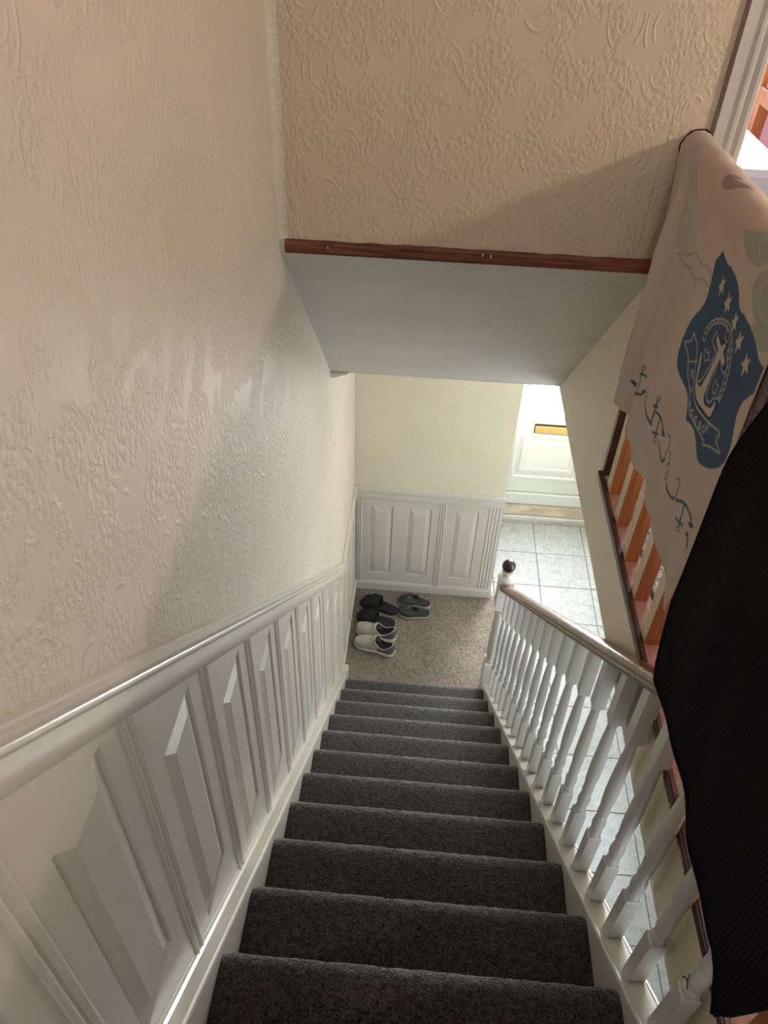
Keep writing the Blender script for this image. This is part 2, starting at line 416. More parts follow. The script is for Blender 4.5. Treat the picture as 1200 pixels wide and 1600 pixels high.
struct('wall_bedroom_left', MB().box(-0.12, 0.0, YF+0.12, 1.9, ZB, 5.0), M_bedwall)
struct('ceiling_bedroom', MB().box(-0.1, 3.3, YU+0.1, 1.9, 5.0, 5.1), M_plain)
window('window_2', 1.35, 2.75, 3.5, 4.7, 1.85, 1)

# ---------------------------------------------------------------- door architrave of the bedroom
ar = empty('trim_3', (0.985, YU, ZL)); tag(ar, kind='structure')
prof = [(0,0),(0,-0.012),(0.030,-0.014),(0.036,-0.019),(0.044,-0.020),(0.050,-0.013),(0.056,-0.013),(0.062,-0.019),(0.071,-0.019),(0.076,-0.010),(0.080,-0.006),(0.080,0.0)]
b = MB(); b.sweep([(x*0.85+0.0, y) for x, y in prof], [lambda a,c: (0.990+a, YU+c, ZL), lambda a,c: (0.990+a, YU+c, 4.62)])
b.obj('architrave', M_gloss, parent=ar)
b = MB(); b.box(1.0, 1.055, YU-0.002, YU+0.10, ZL, 4.56); b.obj('door_lining', M_gloss, parent=ar)
b = MB(); b.box(0.9835, 0.9895, YU-0.006, YU, ZL, 4.62); b.obj('gap_strip', m_simple('brown_gap_line', (0.26,0.18,0.14), 0.6), parent=ar)  # thin brown strip in place of the dark gap beside the architrave
b = MB(); b.box(1.80, 1.87, YU-0.018, YU, ZL, 4.62); b.box(1.0, 1.80, YU-0.018, YU, 4.55, 4.62); b.obj('architrave', M_gloss, parent=ar)

# ---------------------------------------------------------------- stained wooden strip on the bulkhead edge
ts = MB(); N = 30; vs_ = []; fs_ = []
rg = random.Random(3)
for i in range(N+1):
    x = XL+0.014 + (XB-XL-0.016)*i/N; j = rg.uniform(-0.0015, 0.0015)
    vs_ += [(x, YU, ZT-0.001), (x, YU-0.010, ZT-0.001), (x, YU-0.012, ZT+0.006), (x, YU-0.012, ZT+0.024+j), (x, YU-0.008, ZT+0.030+j), (x, YU, ZT+0.031+j)]
for i in range(N):
    for k in range(6):
        q = (k+1) % 6; fs_.append((i*6+k, i*6+q, i*6+6+q, i*6+6+k))
fs_ += [(0,1,2,3,4,5), tuple(N*6+k for k in (5,4,3,2,1,0))]
ts.add(vs_, fs_)
tsr = struct('trim_4', ts, M_trimwood)
b = MB(); b.box(XL, XL+0.014, YU-0.010, YU, ZT-0.002, ZT+0.031, 0.002)
ep = b.obj('carved_end', M_gloss, parent=tsr, off=(0,0,0))
b = MB(); b.tube([(XL+0.007+0.004*math.cos(a), YU-0.0105, ZT+0.014+0.007*math.sin(a)) for a in [k*PI/8 for k in range(14)]], 0.0012, 6); b.obj('scroll', M_gloss, parent=ep, off=(0,0,0))
for dx, dz in ((0.12, 0.018), (0.50, 0.022), (0.52, 0.020)):
    b = MB(); b.box(XL+dx, XL+dx+0.003, YU-0.0128, YU-0.011, ZT+dz-0.003, ZT+dz+0.004); b.obj('plaster_fleck', M_gloss, parent=tsr, off=(0,0,0))
# broken piece of coving left at the soffit foot
b = MB(); prof = [(YS+0.012, 0.0),(YS-0.004,-0.001),(YS-0.006,-0.010),(YS-0.002,-0.016),(YS+0.004,-0.024),(YS+0.004,-0.032),(YS+0.012,-0.034)]
rg = random.Random(4); fr = []
b.sweep(prof, [lambda a,c: (XL, a, ZC+0.008+c), lambda a,c: (XL+0.02, a, ZC+0.008+c*0.98), lambda a,c: (XL+0.045, a, ZC+0.008+c*0.62), lambda a,c: (XL+0.066, a, ZC+0.008+c*0.45), lambda a,c: (XL+0.075, a, ZC+0.008+c*0.12)])
struct('trim_5', b, M_gloss)

# ---------------------------------------------------------------- wainscot helper
def rect_rings(mb, P, rings, outer=None, back=True):
    """P(u,v,d) -> 3-D; rings = [(u0,u1,v0,v1,d)...] from outside in; optional outer quad [(u,v)*4] at depth d0."""
    loops = []
    if outer: loops.append([P(u, v, outer[1]) for u, v in outer[0]])
    for (a,b_,c,d,e) in rings: loops.append([P(a,c,e), P(b_,c,e), P(b_,d,e), P(a,d,e)])
    vs = [p for l in loops for p in l]; fs = []
    for k in range(len(loops)-1):
        for i in range(4):
            j = (i+1) % 4; fs.append((k*4+i, k*4+j, k*4+4+j, k*4+4+i))
    fs.append(tuple((len(loops)-1)*4+i for i in range(4)))
    if back:
        b0 = len(vs); l0 = outer[0] if outer else [(rings[0][0],rings[0][2]),(rings[0][1],rings[0][2]),(rings[0][1],rings[0][3]),(rings[0][0],rings[0][3])]
        vs += [P(u, v, 0.0) for u, v in l0]
        for i in range(4):
            j = (i+1) % 4; fs.append((i, b0+i, b0+j, j))
        fs.append((b0+3, b0+2, b0+1, b0))
    mb.add(vs, fs)
def raised(a, b_, c, d, t=0.010, groove=0.0075, bev=0.036, bevv=0.045):
    g = 0.004
    return [(a, b_, c, d, t), (a+0.0015, b_-0.0015, c+0.0015, d-0.0015, t-groove), (a+g, b_-g, c+g, d-g, t-groove), (a+bev, b_-bev, c+bevv, d-bevv, t+0.002), (a+bev+0.001, b_-bev-0.001, c+bevv+0.001, d-bevv-0.001, t+0.003)]
RAIL_PROF = [(0,.818),(.012,.818),(.014,.822),(.014,.862),(.011,.868),(.011,.873),(.017,.877),(.021,.883),(.021,.889),(.018,.893),(.020,.898),(.020,.905),(.016,.909),(.012,.911),(.012,.917),(.009,.920),(0,.920)]
YK = 0.222   # where the raked panelling turns level
def zline(y): return nose(y) if y < YK else 0.0
# panels and stiles along the stairs
wl = empty('trim_6', (XL, -2.378, nose(-2.378))); tag(wl, kind='structure')
PX = lambda u, v, d: (XL+d, u, v)
PITCH_Y = 0.2840
c0 = -2.378
first = None; fst = None
pm = MB(); hz = 0.142; s_ = R/G
quad = [(c0-hz, nose(c0-hz)+0.004), (c0+hz, nose(c0+hz)+0.004), (c0+hz, nose(c0+hz)+0.822), (c0-hz, nose(c0-hz)+0.822)]
zc_ = nose(c0)
rect_rings(pm, PX, raised(c0-0.0735, c0+0.0715, zc_+0.127, zc_+0.738), (quad, 0.010))
first = pm.obj('panel', M_gloss, parent=wl)
sm = MB(); ys_ = c0+hz
sprof = [(-0.020,0.010),(-0.019,0.0135),(-0.013,0.016),(-0.007,0.0135),(-0.005,0.011),(0.001,0.011),(0.003,0.0135),(0.009,0.016),(0.015,0.0135),(0.017,0.010)]
sm.sweep([(a, b_) for a, b_ in sprof], [lambda a, c: (XL+c, ys_+a, nose(ys_+a)+0.006), lambda a, c: (XL+c, ys_+a, nose(ys_+a)+0.820)])
fst = sm.obj('stile', M_gloss, parent=wl, smooth=True)
n_p = 9
for k in range(-2, n_p):
    if k != 0: copy_child(first, wl, (0, k*PITCH_Y, -k*PITCH_Y*s_))
    if k != 0: copy_child(fst, wl, (0, k*PITCH_Y, -k*PITCH_Y*s_))
# level stretch to the far wall
yl = c0 + (n_p-0.5)*PITCH_Y
def flat_panel(P, a, b_, parent, rects, z0=0.085, z1=0.822):
    q = MB(); rects = rects[0]
    rect_rings(q, P, raised(rects[0], rects[1], 0.168, 0.768, bev=0.034), ([(a,z0),(b_,z0),(b_,z1),(a,z1)], 0.010))
    return q.obj('panel', M_gloss, parent=parent)
flat_panel(PX, yl, yl+0.262, wl, [(yl+0.060, yl+0.202)], z0=0.09)
flat_panel(PX, yl+0.262, yl+0.524, wl, [(yl+0.322, yl+0.464)])
flat_panel(PX, yl+0.524, YF, wl, [(yl+0.575, min(yl+0.70, YF-0.03))])
for yy in (yl+0.262, yl+0.524):
    q = MB(); q.sweep(sprof, [lambda a, c: (XL+c, yy+a, 0.085), lambda a, c: (XL+c, yy+a, 0.822)]); q.obj('stile', M_gloss, parent=wl, smooth=True)
# dado rail on the left wall
q = MB()
fr = [lambda a, c, y=y: (XL+a, y, zline(y)+c if y < YK else c) for y in (-3.2, -2.4, -1.6, -0.8, YK-0.001, YF-0.03, YF)]
q.sweep(RAIL_PROF, fr)
struct('trim_7', q, M_gloss, smooth=True, angle=50)
# left string board
q = MB()
sb = [(XL, -0.42), (XL, 0.036), (XL+0.006, 0.036), (XL+0.012, 0.030), (XL+0.014, 0.022), (XL+0.020, 0.018), (XL+0.044, 0.018), (XS0-0.002, 0.014), (XS0, 0.008), (XS0, -0.42)]
q.sweep(sb, [lambda a, c, y=y: (a, y, nose(y)+c) for y in (-3.0, -2.0, -1.0, 0.02)])
prism_x(q, [(0.02, nose(0.02)+0.018), (0.02, -0.0), (0.17, 0.0), (0.17, 0.095), (0.10, nose(0.10)+0.018)], XL, XS0-0.004)
LS = q
# skirting on the level part of the left wall and far wall
SK = [(0,0.0),(0.018,0.0),(0.018,0.066),(0.014,0.074),(0.015,0.080),(0.010,0.088),(0.0,0.092)]
q = MB(); q.sweep(SK, [lambda a, c: (XL+a, 0.165, c), lambda a, c: (XL+a, YF, c)]); struct('baseboard_left', q, M_gloss)
q = MB(); q.sweep(SK, [lambda a, c: (XL, YF-a, c), lambda a, c: (XH, YF-a, c), lambda a, c: (XH+a, YF-a, c), lambda a, c: (XH+a, YF+0.6, c)][:3]); struct('baseboard_far', q, M_gloss)
q = MB(); q.sweep(SK, [lambda a, c: (XH+a, YF-0.016, c), lambda a, c: (XH+a, YD, c)]); struct('baseboard_entrance', q, M_gloss)
# far wall wainscot
PF = lambda u, v, d: (u, YF-d, v)
wf = empty('trim_8', (XL, YF, 0.0)); tag(wf, kind='structure')
for a, b_, r0, r1 in ((0.073,0.320,0.125,0.270),(0.320,0.566,0.370,0.518),(0.612,0.874,0.668,0.817)):
    flat_panel(PF, a, b_, wf, [(r0, r1)])
def flutes(xa, xb, n):
    q = MB(); wdt = (xb-xa)/n
    for i in range(n):
        a0 = xa+i*wdt
        pr = [(a0+wdt*0.10, 0.010),(a0+wdt*0.25,0.0145),(a0+wdt*0.5,0.0165),(a0+wdt*0.75,0.0145),(a0+wdt*0.90,0.010)]
        q.sweep([(a0,0.0),(a0,0.010)]+pr+[(a0+wdt,0.010),(a0+wdt,0.0)], [lambda a, c: (a, YF-c, 0.086), lambda a, c: (a, YF-c, 0.822)])
    return q.obj('stile', M_gloss, parent=wf, smooth=True)
flutes(XL+0.012, 0.073, 3); flutes(0.566, 0.612, 3); flutes(0.874, XH, 4)
q = MB(); q.sweep(RAIL_PROF, [lambda a, c: (XL, YF-a, c), lambda a, c: (XH, YF-a, c-0.008), lambda a, c: (XH+a*0.8, YF-a, c-0.008)])
struct('trim_9', q, M_gloss, smooth=True, angle=50)
# end of the wainscot round the corner
q = MB(); q.box(XH, XH+0.010, YF-0.012, YF+0.05, 0.0, 0.86); struct('trim_10', q, M_gloss)

# ================================================================ front door
dr = empty('door_1', (1.36, YD, 0.0)); tag(dr, kind='structure')
q = MB(); q.box(0.972, 1.024, YD-0.03, YD+0.04, 0.17, 2.28, 0.004); q.box(1.696, 1.748, YD-0.03, YD+0.04, 0.17, 2.28, 0.004); q.box(1.024, 1.696, YD-0.03, YD+0.04, 2.22, 2.28, 0.004); q.box(1.024,1.696,YD-0.03,YD+0.04,0.17,0.272,0.004)
q.obj('door_frame', M_upvc, parent=dr)
PD = lambda u, v, d: (u, YD+0.015-d, v)
q = MB()
rect_rings(q, PD, [(1.028,1.692,0.28,0.93,0.03),(1.085,1.635,0.40,0.835-0.02,0.03),(1.088,1.632,0.403,0.812,0.042),(1.108,1.612,0.425,0.79,0.044),(1.118,1.602,0.435,0.78,0.028),(1.150,1.570,0.470,0.745,0.026),(1.156,1.564,0.476,0.739,0.038),(1.180,1.540,0.505,0.712,0.042),(1.186,1.534,0.51,0.706,0.036)][:1]+
           [(1.095,1.600,0.405,0.815,0.03),(1.098,1.597,0.408,0.812,0.042),(1.116,1.579,0.428,0.792,0.044),(1.122,1.573,0.434,0.786,0.026),(1.150,1.545,0.466,0.756,0.024),(1.156,1.539,0.472,0.750,0.038),(1.182,1.513,0.505,0.722,0.042),(1.188,1.507,0.511,0.716,0.036)])
q.obj('door_leaf', M_upvc, parent=dr)
q = MB()
for (a,b_,c,d) in ((1.028,1.130,0.93,2.21),(1.590,1.692,0.93,2.21),(1.130,1.590,2.07,2.21),(1.130,1.590,0.93,0.957)): q.box(a,b_,YD-0.015,YD+0.03,c,d,0.002)
for (a,b_,c,d) in ((1.118,1.142,0.945,2.08),(1.578,1.602,0.945,2.08),(1.142,1.578,0.945,0.969),(1.142,1.578,2.056,2.08)): q.box(a,b_,YD-0.024,YD-0.010,c,d,0.004)
q.obj('glazing_frame', M_upvc, parent=dr)
G_ = NT('front_door_daylight_glass'); G_.col((0.9,0.95,1.0)); G_.rough(0.6); G_.b.inputs['Emission Color'].default_value = (0.93,0.98,1.0,1); G_.b.inputs['Emission Strength'].default_value = 50.0
MB().box(1.132,1.588,YD+0.000,YD+0.008,0.958,2.068).obj('glass', G_.m, parent=dr)
lb = MB(); lb.box(1.213,1.478,YD-0.022,YD-0.014,0.820,0.898,0.003)
lbo = lb.obj('letter_plate', M_dark, parent=dr)
MB().box(1.220,1.472,YD-0.026,YD-0.021,0.826,0.884,0.002).obj('flap', M_brass, parent=lbo, off=(1.36,YD,0.0))
MB().lathe([(0.007,1.12),(0.007,1.19)], (1.034, YD-0.035), 10).obj('hinge', M_upvc, parent=dr, smooth=True)
q = MB(); q.box(1.60,1.64,YD-0.028,YD-0.014,0.98,1.2,0.003); q.box(1.545,1.63,YD-0.058,YD-0.040,1.08,1.10,0.004); q.box(1.612,1.63,YD-0.05,YD-0.02,1.08,1.10); q.obj('door_handle', M_brass, parent=dr)
st = empty('trim_11', (1.36, YD, 0.0)); tag(st, kind='structure')
MB().box(0.972,1.748,YD-0.004,YD+0.05,0.0,0.168,0.003).obj('plinth', M_upvc, parent=st)
M_worn = m_simple('worn_beige_board', (0.62,0.55,0.44), 0.45, 0.16, 14, stretch=(0.4,1,1))
MB().box(0.972,1.748,YD-0.014,YD-0.003,0.045,0.148,0.002).obj('kick_board', M_worn, parent=st)
MB().box(0.972,1.748,YD-0.030,YD-0.003,0.002,0.040,0.004).obj('quadrant_bead', M_upvc, parent=st)

# ================================================================ staircase
stc = empty('staircase', (0.48, 0.0, 0.0), label='straight staircase covered in charcoal carpet between white string boards', cat='staircase')
def step_mesh():
    q = MB()
    poly = [(-0.026, 0.0)] + [(-0.026, 0.150)]
    cy, cz, r_ = -0.040, 0.181, 0.0190
    poly = [(-0.026, 0.0), (-0.026, 0.158), (-0.022, 0.163)] + [(cy + 0.0405*math.cos(a), cz + r_*math.sin(a)) for a in [(-60+15*k)*PI/180 for k in range(11)]] + [(-0.07,0.2000),(-0.12,0.1995),(-0.235, 0.199), (-0.250, 0.195), (-0.250, 0.0)]
    NX = 60; rg = random.Random(2); fr = []
    n = len(poly); vs = []; fs = []
    for i in range(NX+1):
        x = XS0 + (XS1-XS0)*i/NX
        e = min(i, NX-i)/1.0; pull = 0.004 if e == 0 else 0.0
        for k, (y, z) in enumerate(poly):
            j = rg.uniform(-0.0012, 0.0012) if 2 <= k <= n-4 else 0
            vs.append((x, y+j-(pull if 2 <= k <= n-4 else 0), z+j*0.6-(pull*0.6 if 2<=k<=n-4 else 0)))
    for i in range(NX):
        for k in range(n):
            q2 = (k+1) % n; fs.append((i*n+k, i*n+q2, i*n+n+q2, i*n+n+k))
    fs += [tuple(range(n-1,-1,-1)), tuple(range(NX*n, NX*n+n))]
    q.add(vs, fs); return q
s1 = step_mesh().obj('carpeted_step', M_carpet, parent=stc, smooth=True, angle=60)
for k in range(1, 12):
    copy_child(s1, stc, (0, -k*G, k*R))
q = MB(); q.box(XS0, XS1, -12*G-0.1, -12*G-0.02, 2.2, ZL-0.03); q.box(XS0, XS1, -12*G-0.12, -12*G+0.005, ZL-0.035, ZL, 0.012); q.obj('carpeted_step', M_carpet, parent=stc)
LS.obj('string_board', M_gloss, parent=stc)
q = MB()
RS = [(XS1, -0.38), (XS1, 0.000), (XS1+0.001, 0.006), (XS1+0.004, 0.010), (XS1+0.008, 0.009), (XS1+0.010, 0.005), (XS1+0.014, 0.005), (XS1+0.056, 0.005), (XS1+0.058, 0.008), (XS1+0.061, 0.009), (XS1+0.0645, 0.006), (XS1+0.065, -0.02), (XS1+0.058, -0.03), (XS1+0.058, -0.38)]
RS = [(a*1.0, b_) for a, b_ in RS]
q.sweep(RS, [lambda a, c, y=y: (a, y, nose(y)+c) for y in (-2.95, -2.0, -1.0, 0.08)])
q.obj('string_board', M_gloss, parent=stc)

# ---------------------------------------------------------------- stair banister
BX = 0.924
bn = empty('stair_banister', (BX, 0.12, 0.0), label='white turned spindle banister with brown handrail down the right side of the stairs', cat='banister')
def baluster_mb(y, h=0.15, half=0.0165):
    q = MB(); z0 = nose(y)+0.006; s = R/G
    def sq(za, zb, slope_b=False, slope_t=False):
        vs = []
        for zz, sl in ((za, slope_b), (zb, slope_t)):
            for dx, dy in ((-half,-half),(half,-half),(half,half),(-half,half)):
                vs.append((BX+dx, y+dy, zz-(dy*s if sl else 0)))
        q.add(vs, [(3,2,1,0),(4,5,6,7),(0,1,5,4),(1,2,6,5),(2,3,7,6),(3,0,4,7)])
    sq(z0, z0+0.190, True, False)
    q.add([(BX+dx, y+dy, z0+0.190) for dx,dy in ((-half,-half),(half,-half),(half,half),(-half,half))]+[(BX+dx*.8, y+dy*.8, z0+0.196) for dx,dy in ((-half,-half),(half,-half),(half,half),(-half,half))], [(0,1,5,4),(1,2,6,5),(2,3,7,6),(3,0,4,7),(4,5,6,7)])
    pr = [(0.0120,0.192),(0.0155,0.200),(0.0165,0.207),(0.0155,0.214),(0.0125,0.219),(0.0120,0.224),(0.0165,0.240),(0.0172,0.252),(0.0160,0.268),(0.0130,0.284),(0.0112,0.294),(0.0150,0.300),(0.0155,0.306),(0.0145,0.312),(0.0140,0.330),(0.0160,0.360),(0.0170,0.400),(0.0165,0.450),(0.0145,0.530),(0.0120,0.590),(0.0110,0.605),(0.0145,0.611),(0.0150,0.617),(0.0125,0.624)]
    q.lathe([(r_, z0+z) for r_, z in pr], (BX, y), 16)
    sq(z0+0.622, z0+0.812, False, True)
    return q
Y0B = -0.0428; DB = 0.1264
b0 = baluster_mb(Y0B).obj('baluster', M_gloss_b, parent=bn, smooth=True, angle=30)
for k in range(1, 19): copy_child(b0, bn, (0, -k*DB, k*DB*R/G))
# handrail
q = MB()
HR = [(-0.018,0.806),(0.018,0.806),(0.022,0.812),(0.030,0.818),(0.032,0.828),(0.028,0.834),(0.030,0.842),(0.026,0.852),(0.014,0.859),(0,0.861),(-0.014,0.859),(-0.026,0.852),(-0.030,0.842),(-0.028,0.834),(-0.032,0.828),(-0.030,0.818),(-0.022,0.812)]
HRm = HR
n = len(HRm); vs = []; 
fr = [(0.085), (-0.6), (-1.3), (-2.0), (-2.42)]
for y in fr: vs += [(BX+a, y, nose(y)+c) for a, c in HRm]
q.add(vs, [])
for i in range(len(fr)-1):
    for k in range(n):
        j = (k+1) % n
        q.cur = 0 if 6 <= k <= 10 else 1
        q.face((i*n+k, i*n+j, i*n+n+j, i*n+n+k))
q.cur = 1; q.face(tuple(range(n-1,-1,-1))); q.face(tuple(range((len(fr)-1)*n, len(fr)*n)))
q.obj('handrail', [M_rail, M_railside], parent=bn, smooth=True, angle=40)
# newel post
q = MB(); ny = 0.120; hw = 0.040
q.box(BX-hw, BX+hw, ny-hw, ny+hw, 0.006, 0.315, 0.003)
q.lathe([(0.030,0.313),(0.037,0.322),(0.038,0.334),(0.031,0.342),(0.029,0.352),(0.036,0.375),(0.039,0.42),(0.037,0.50),(0.032,0.62),(0.028,0.70),(0.027,0.72),(0.034,0.728),(0.034,0.738),(0.029,0.745),(0.035,0.765),(0.038,0.782)], (BX, ny), 20)
q.box(BX-hw, BX+hw, ny-hw, ny+hw, 0.780, 1.005, 0.004)
npost = q.obj('newel_post', M_gloss, parent=bn, smooth=True, angle=30)
MB().lathe([(0.046,1.003),(0.049,1.008),(0.046,1.016),(0.030,1.024),(0.022,1.034),(0.024,1.044),(0.032,1.050),(0.034,1.056),(0.026,1.062)], (BX, ny), 24).obj('newel_cap', M_gloss, parent=npost, smooth=True, off=(BX, 0.12, 0.0), angle=50)
rb = 0.036
MB().lathe([(rb*math.sin(a)+0.0005, 1.094-rb*math.cos(a)) for a in [0.25+(PI-0.25)*k/14 for k in range(15)]], (BX, ny), 24).obj('ball_finial', M_knob, parent=npost, smooth=True, off=(BX, 0.12, 0.0), angle=180)
# scratches on two spindles near the top of the stairs
M_crack = M_dark
def crack(pts, y):
    MB().tube([(BX-0.0168, y+a, nose(y)+c) for a, c in pts], 0.0010, 5).obj('chip', M_crack, parent=bn)
yb = Y0B-18*DB
crack([(-0.010,0.236),(0.000,0.246),(0.004,0.262)], yb); crack([(0.000,0.246),(0.010,0.236),(0.012,0.226)], yb)
# top newel where both rails meet
q = MB(); q.box(0.938, 0.998, -2.50, -2.412, 2.32, 3.41, 0.004)
q.obj('newel_post', M_orange, parent=bn)

# ================================================================ landing balustrade
LX = 0.972
lbn = empty('landing_balustrade', (LX, -1.8, ZB), label='orange pine landing balustrade with square spindles on a dark brown base rail', cat='balustrade')
q = MB()
q.cur = 0; q.box(XB-0.010, XB+0.002, -2.41, YU-0.001, ZB-0.004, ZB+0.030, 0.002)
q.box(XB-0.014, XB-0.010, -2.41, YU-0.001, ZB+0.014, ZB+0.028, 0.001)
q.cur = 1; q.box(XB+0.002, 1.003, -2.41, YU-0.001, ZB, ZB+0.022, 0.002)
q.obj('base_rail', [M_maroon, M_pink], parent=lbn)
# chipped flecks of cream paint along the brown edge
rg = random.Random(9)
fk = MB()
for i in range(26):
    y = rg.uniform(-2.5, -1.7); a = rg.uniform(0.004, 0.012); z = rg.uniform(ZB-0.002, ZB+0.018)
    pts = []
    for k in range(6):
        an = 2*PI*k/6; r_ = a*rg.uniform(0.4, 1.1); pts.append((y+r_*math.cos(an), z+0.5*r_*math.sin(an)))
    prism_x(fk, pts, XB-0.0115, XB-0.0098)
tag(fk.obj('paint_chips', M_wall_r, parent=lbn), kind='stuff')
def lbal(y):
    q = MB(); hw = 0.018
    x0, x1, ya, yb, za, zb = LX-hw, LX+hw, y-hw, y+hw, ZB+0.022, 3.435
    q.box(x0+0.0015, x1, ya, yb, za, zb, 0.0015); q.cur = 1
    q.add([(x0,ya,za),(x0+0.0016,ya,za),(x0+0.0016,yb,za),(x0,yb,za),(x0,ya,zb),(x0+0.0016,ya,zb),(x0+0.0016,yb,zb),(x0,yb,zb)], [(0,3,2,1),(4,5,6,7),(0,1,5,4),(1,2,6,5),(2,3,7,6),(3,0,4,7)])
    return q.obj('baluster', [M_orange, M_pale], parent=lbn)
l0 = lbal(-1.045)
for k in range(1, 10): copy_child(l0, lbn, (0, -0.1385*k, 0))
q = MB()
LR = [(-0.022,3.430),(0.022,3.430),(0.026,3.440),(0.030,3.452),(0.029,3.468),(0.020,3.480),(0,3.484),(-0.020,3.480),(-0.029,3.468),(-0.030,3.452),(-0.026,3.440)]
q.sweep(LR, [lambda a, c: (LX-0.008+a, -2.42, c), lambda a, c: (LX-0.008+a, YU-0.004, c)])
q.obj('handrail', M_rail, parent=lbn, smooth=True, angle=40)
q = MB(); q.box(XB-0.004, XB+0.040, YU-0.020, YU-0.001, ZB+0.026, 3.44, 0.002); q.obj('half_newel', M_maroon, parent=lbn)
q = MB(); rg = random.Random(5)
ring = []
for k in range(20):
    an = 2*PI*k/20; ring.append((LX-0.008+(0.0375+rg.uniform(-0.002,0.002))*math.cos(an), 3.458+(0.0375+rg.uniform(-0.002,0.002))*math.sin(an)))
prism_y(q, ring, YU-0.0015, YU-0.0003); q.obj('rail_socket', M_maroon, parent=lbn)

# ================================================================ landing lamp
lp = empty('pendant_lamp', (LAMP[0], LAMP[1], 5.0), label='small pendant lamp bulb hanging over the landing', cat='lamp')
MB().lathe([(0.05,4.998),(0.05,4.985),(0.015,4.97)], LAMP[:2], 20).obj('ceiling_rose', M_upvc, parent=lp, smooth=True)
MB().tube([(LAMP[0],LAMP[1],4.98),(LAMP[0],LAMP[1],4.20)], 0.003, 6).obj('cord', M_upvc, parent=lp)
MB().lathe([(0.016,4.20),(0.02,4.19),(0.02,4.155),(0.014,4.15)], LAMP[:2], 16).obj('bulb_holder', M_upvc, parent=lp, smooth=True)
MBULB = NT('lit_bulb'); MBULB.b.inputs['Emission Color'].default_value = (1,0.85,0.70,1); MBULB.b.inputs['Emission Strength'].default_value = LAMP_STRENGTH
bb = MB().lathe([(0.012,4.150),(0.016,4.135),(0.034,4.11),(0.040,4.09),(0.034,4.065),(0.018,4.052),(0.002,4.05)], LAMP[:2], 20).obj('bulb', MBULB.m, parent=lp, smooth=True)
lp2 = bb; bb.visible_shadow = True

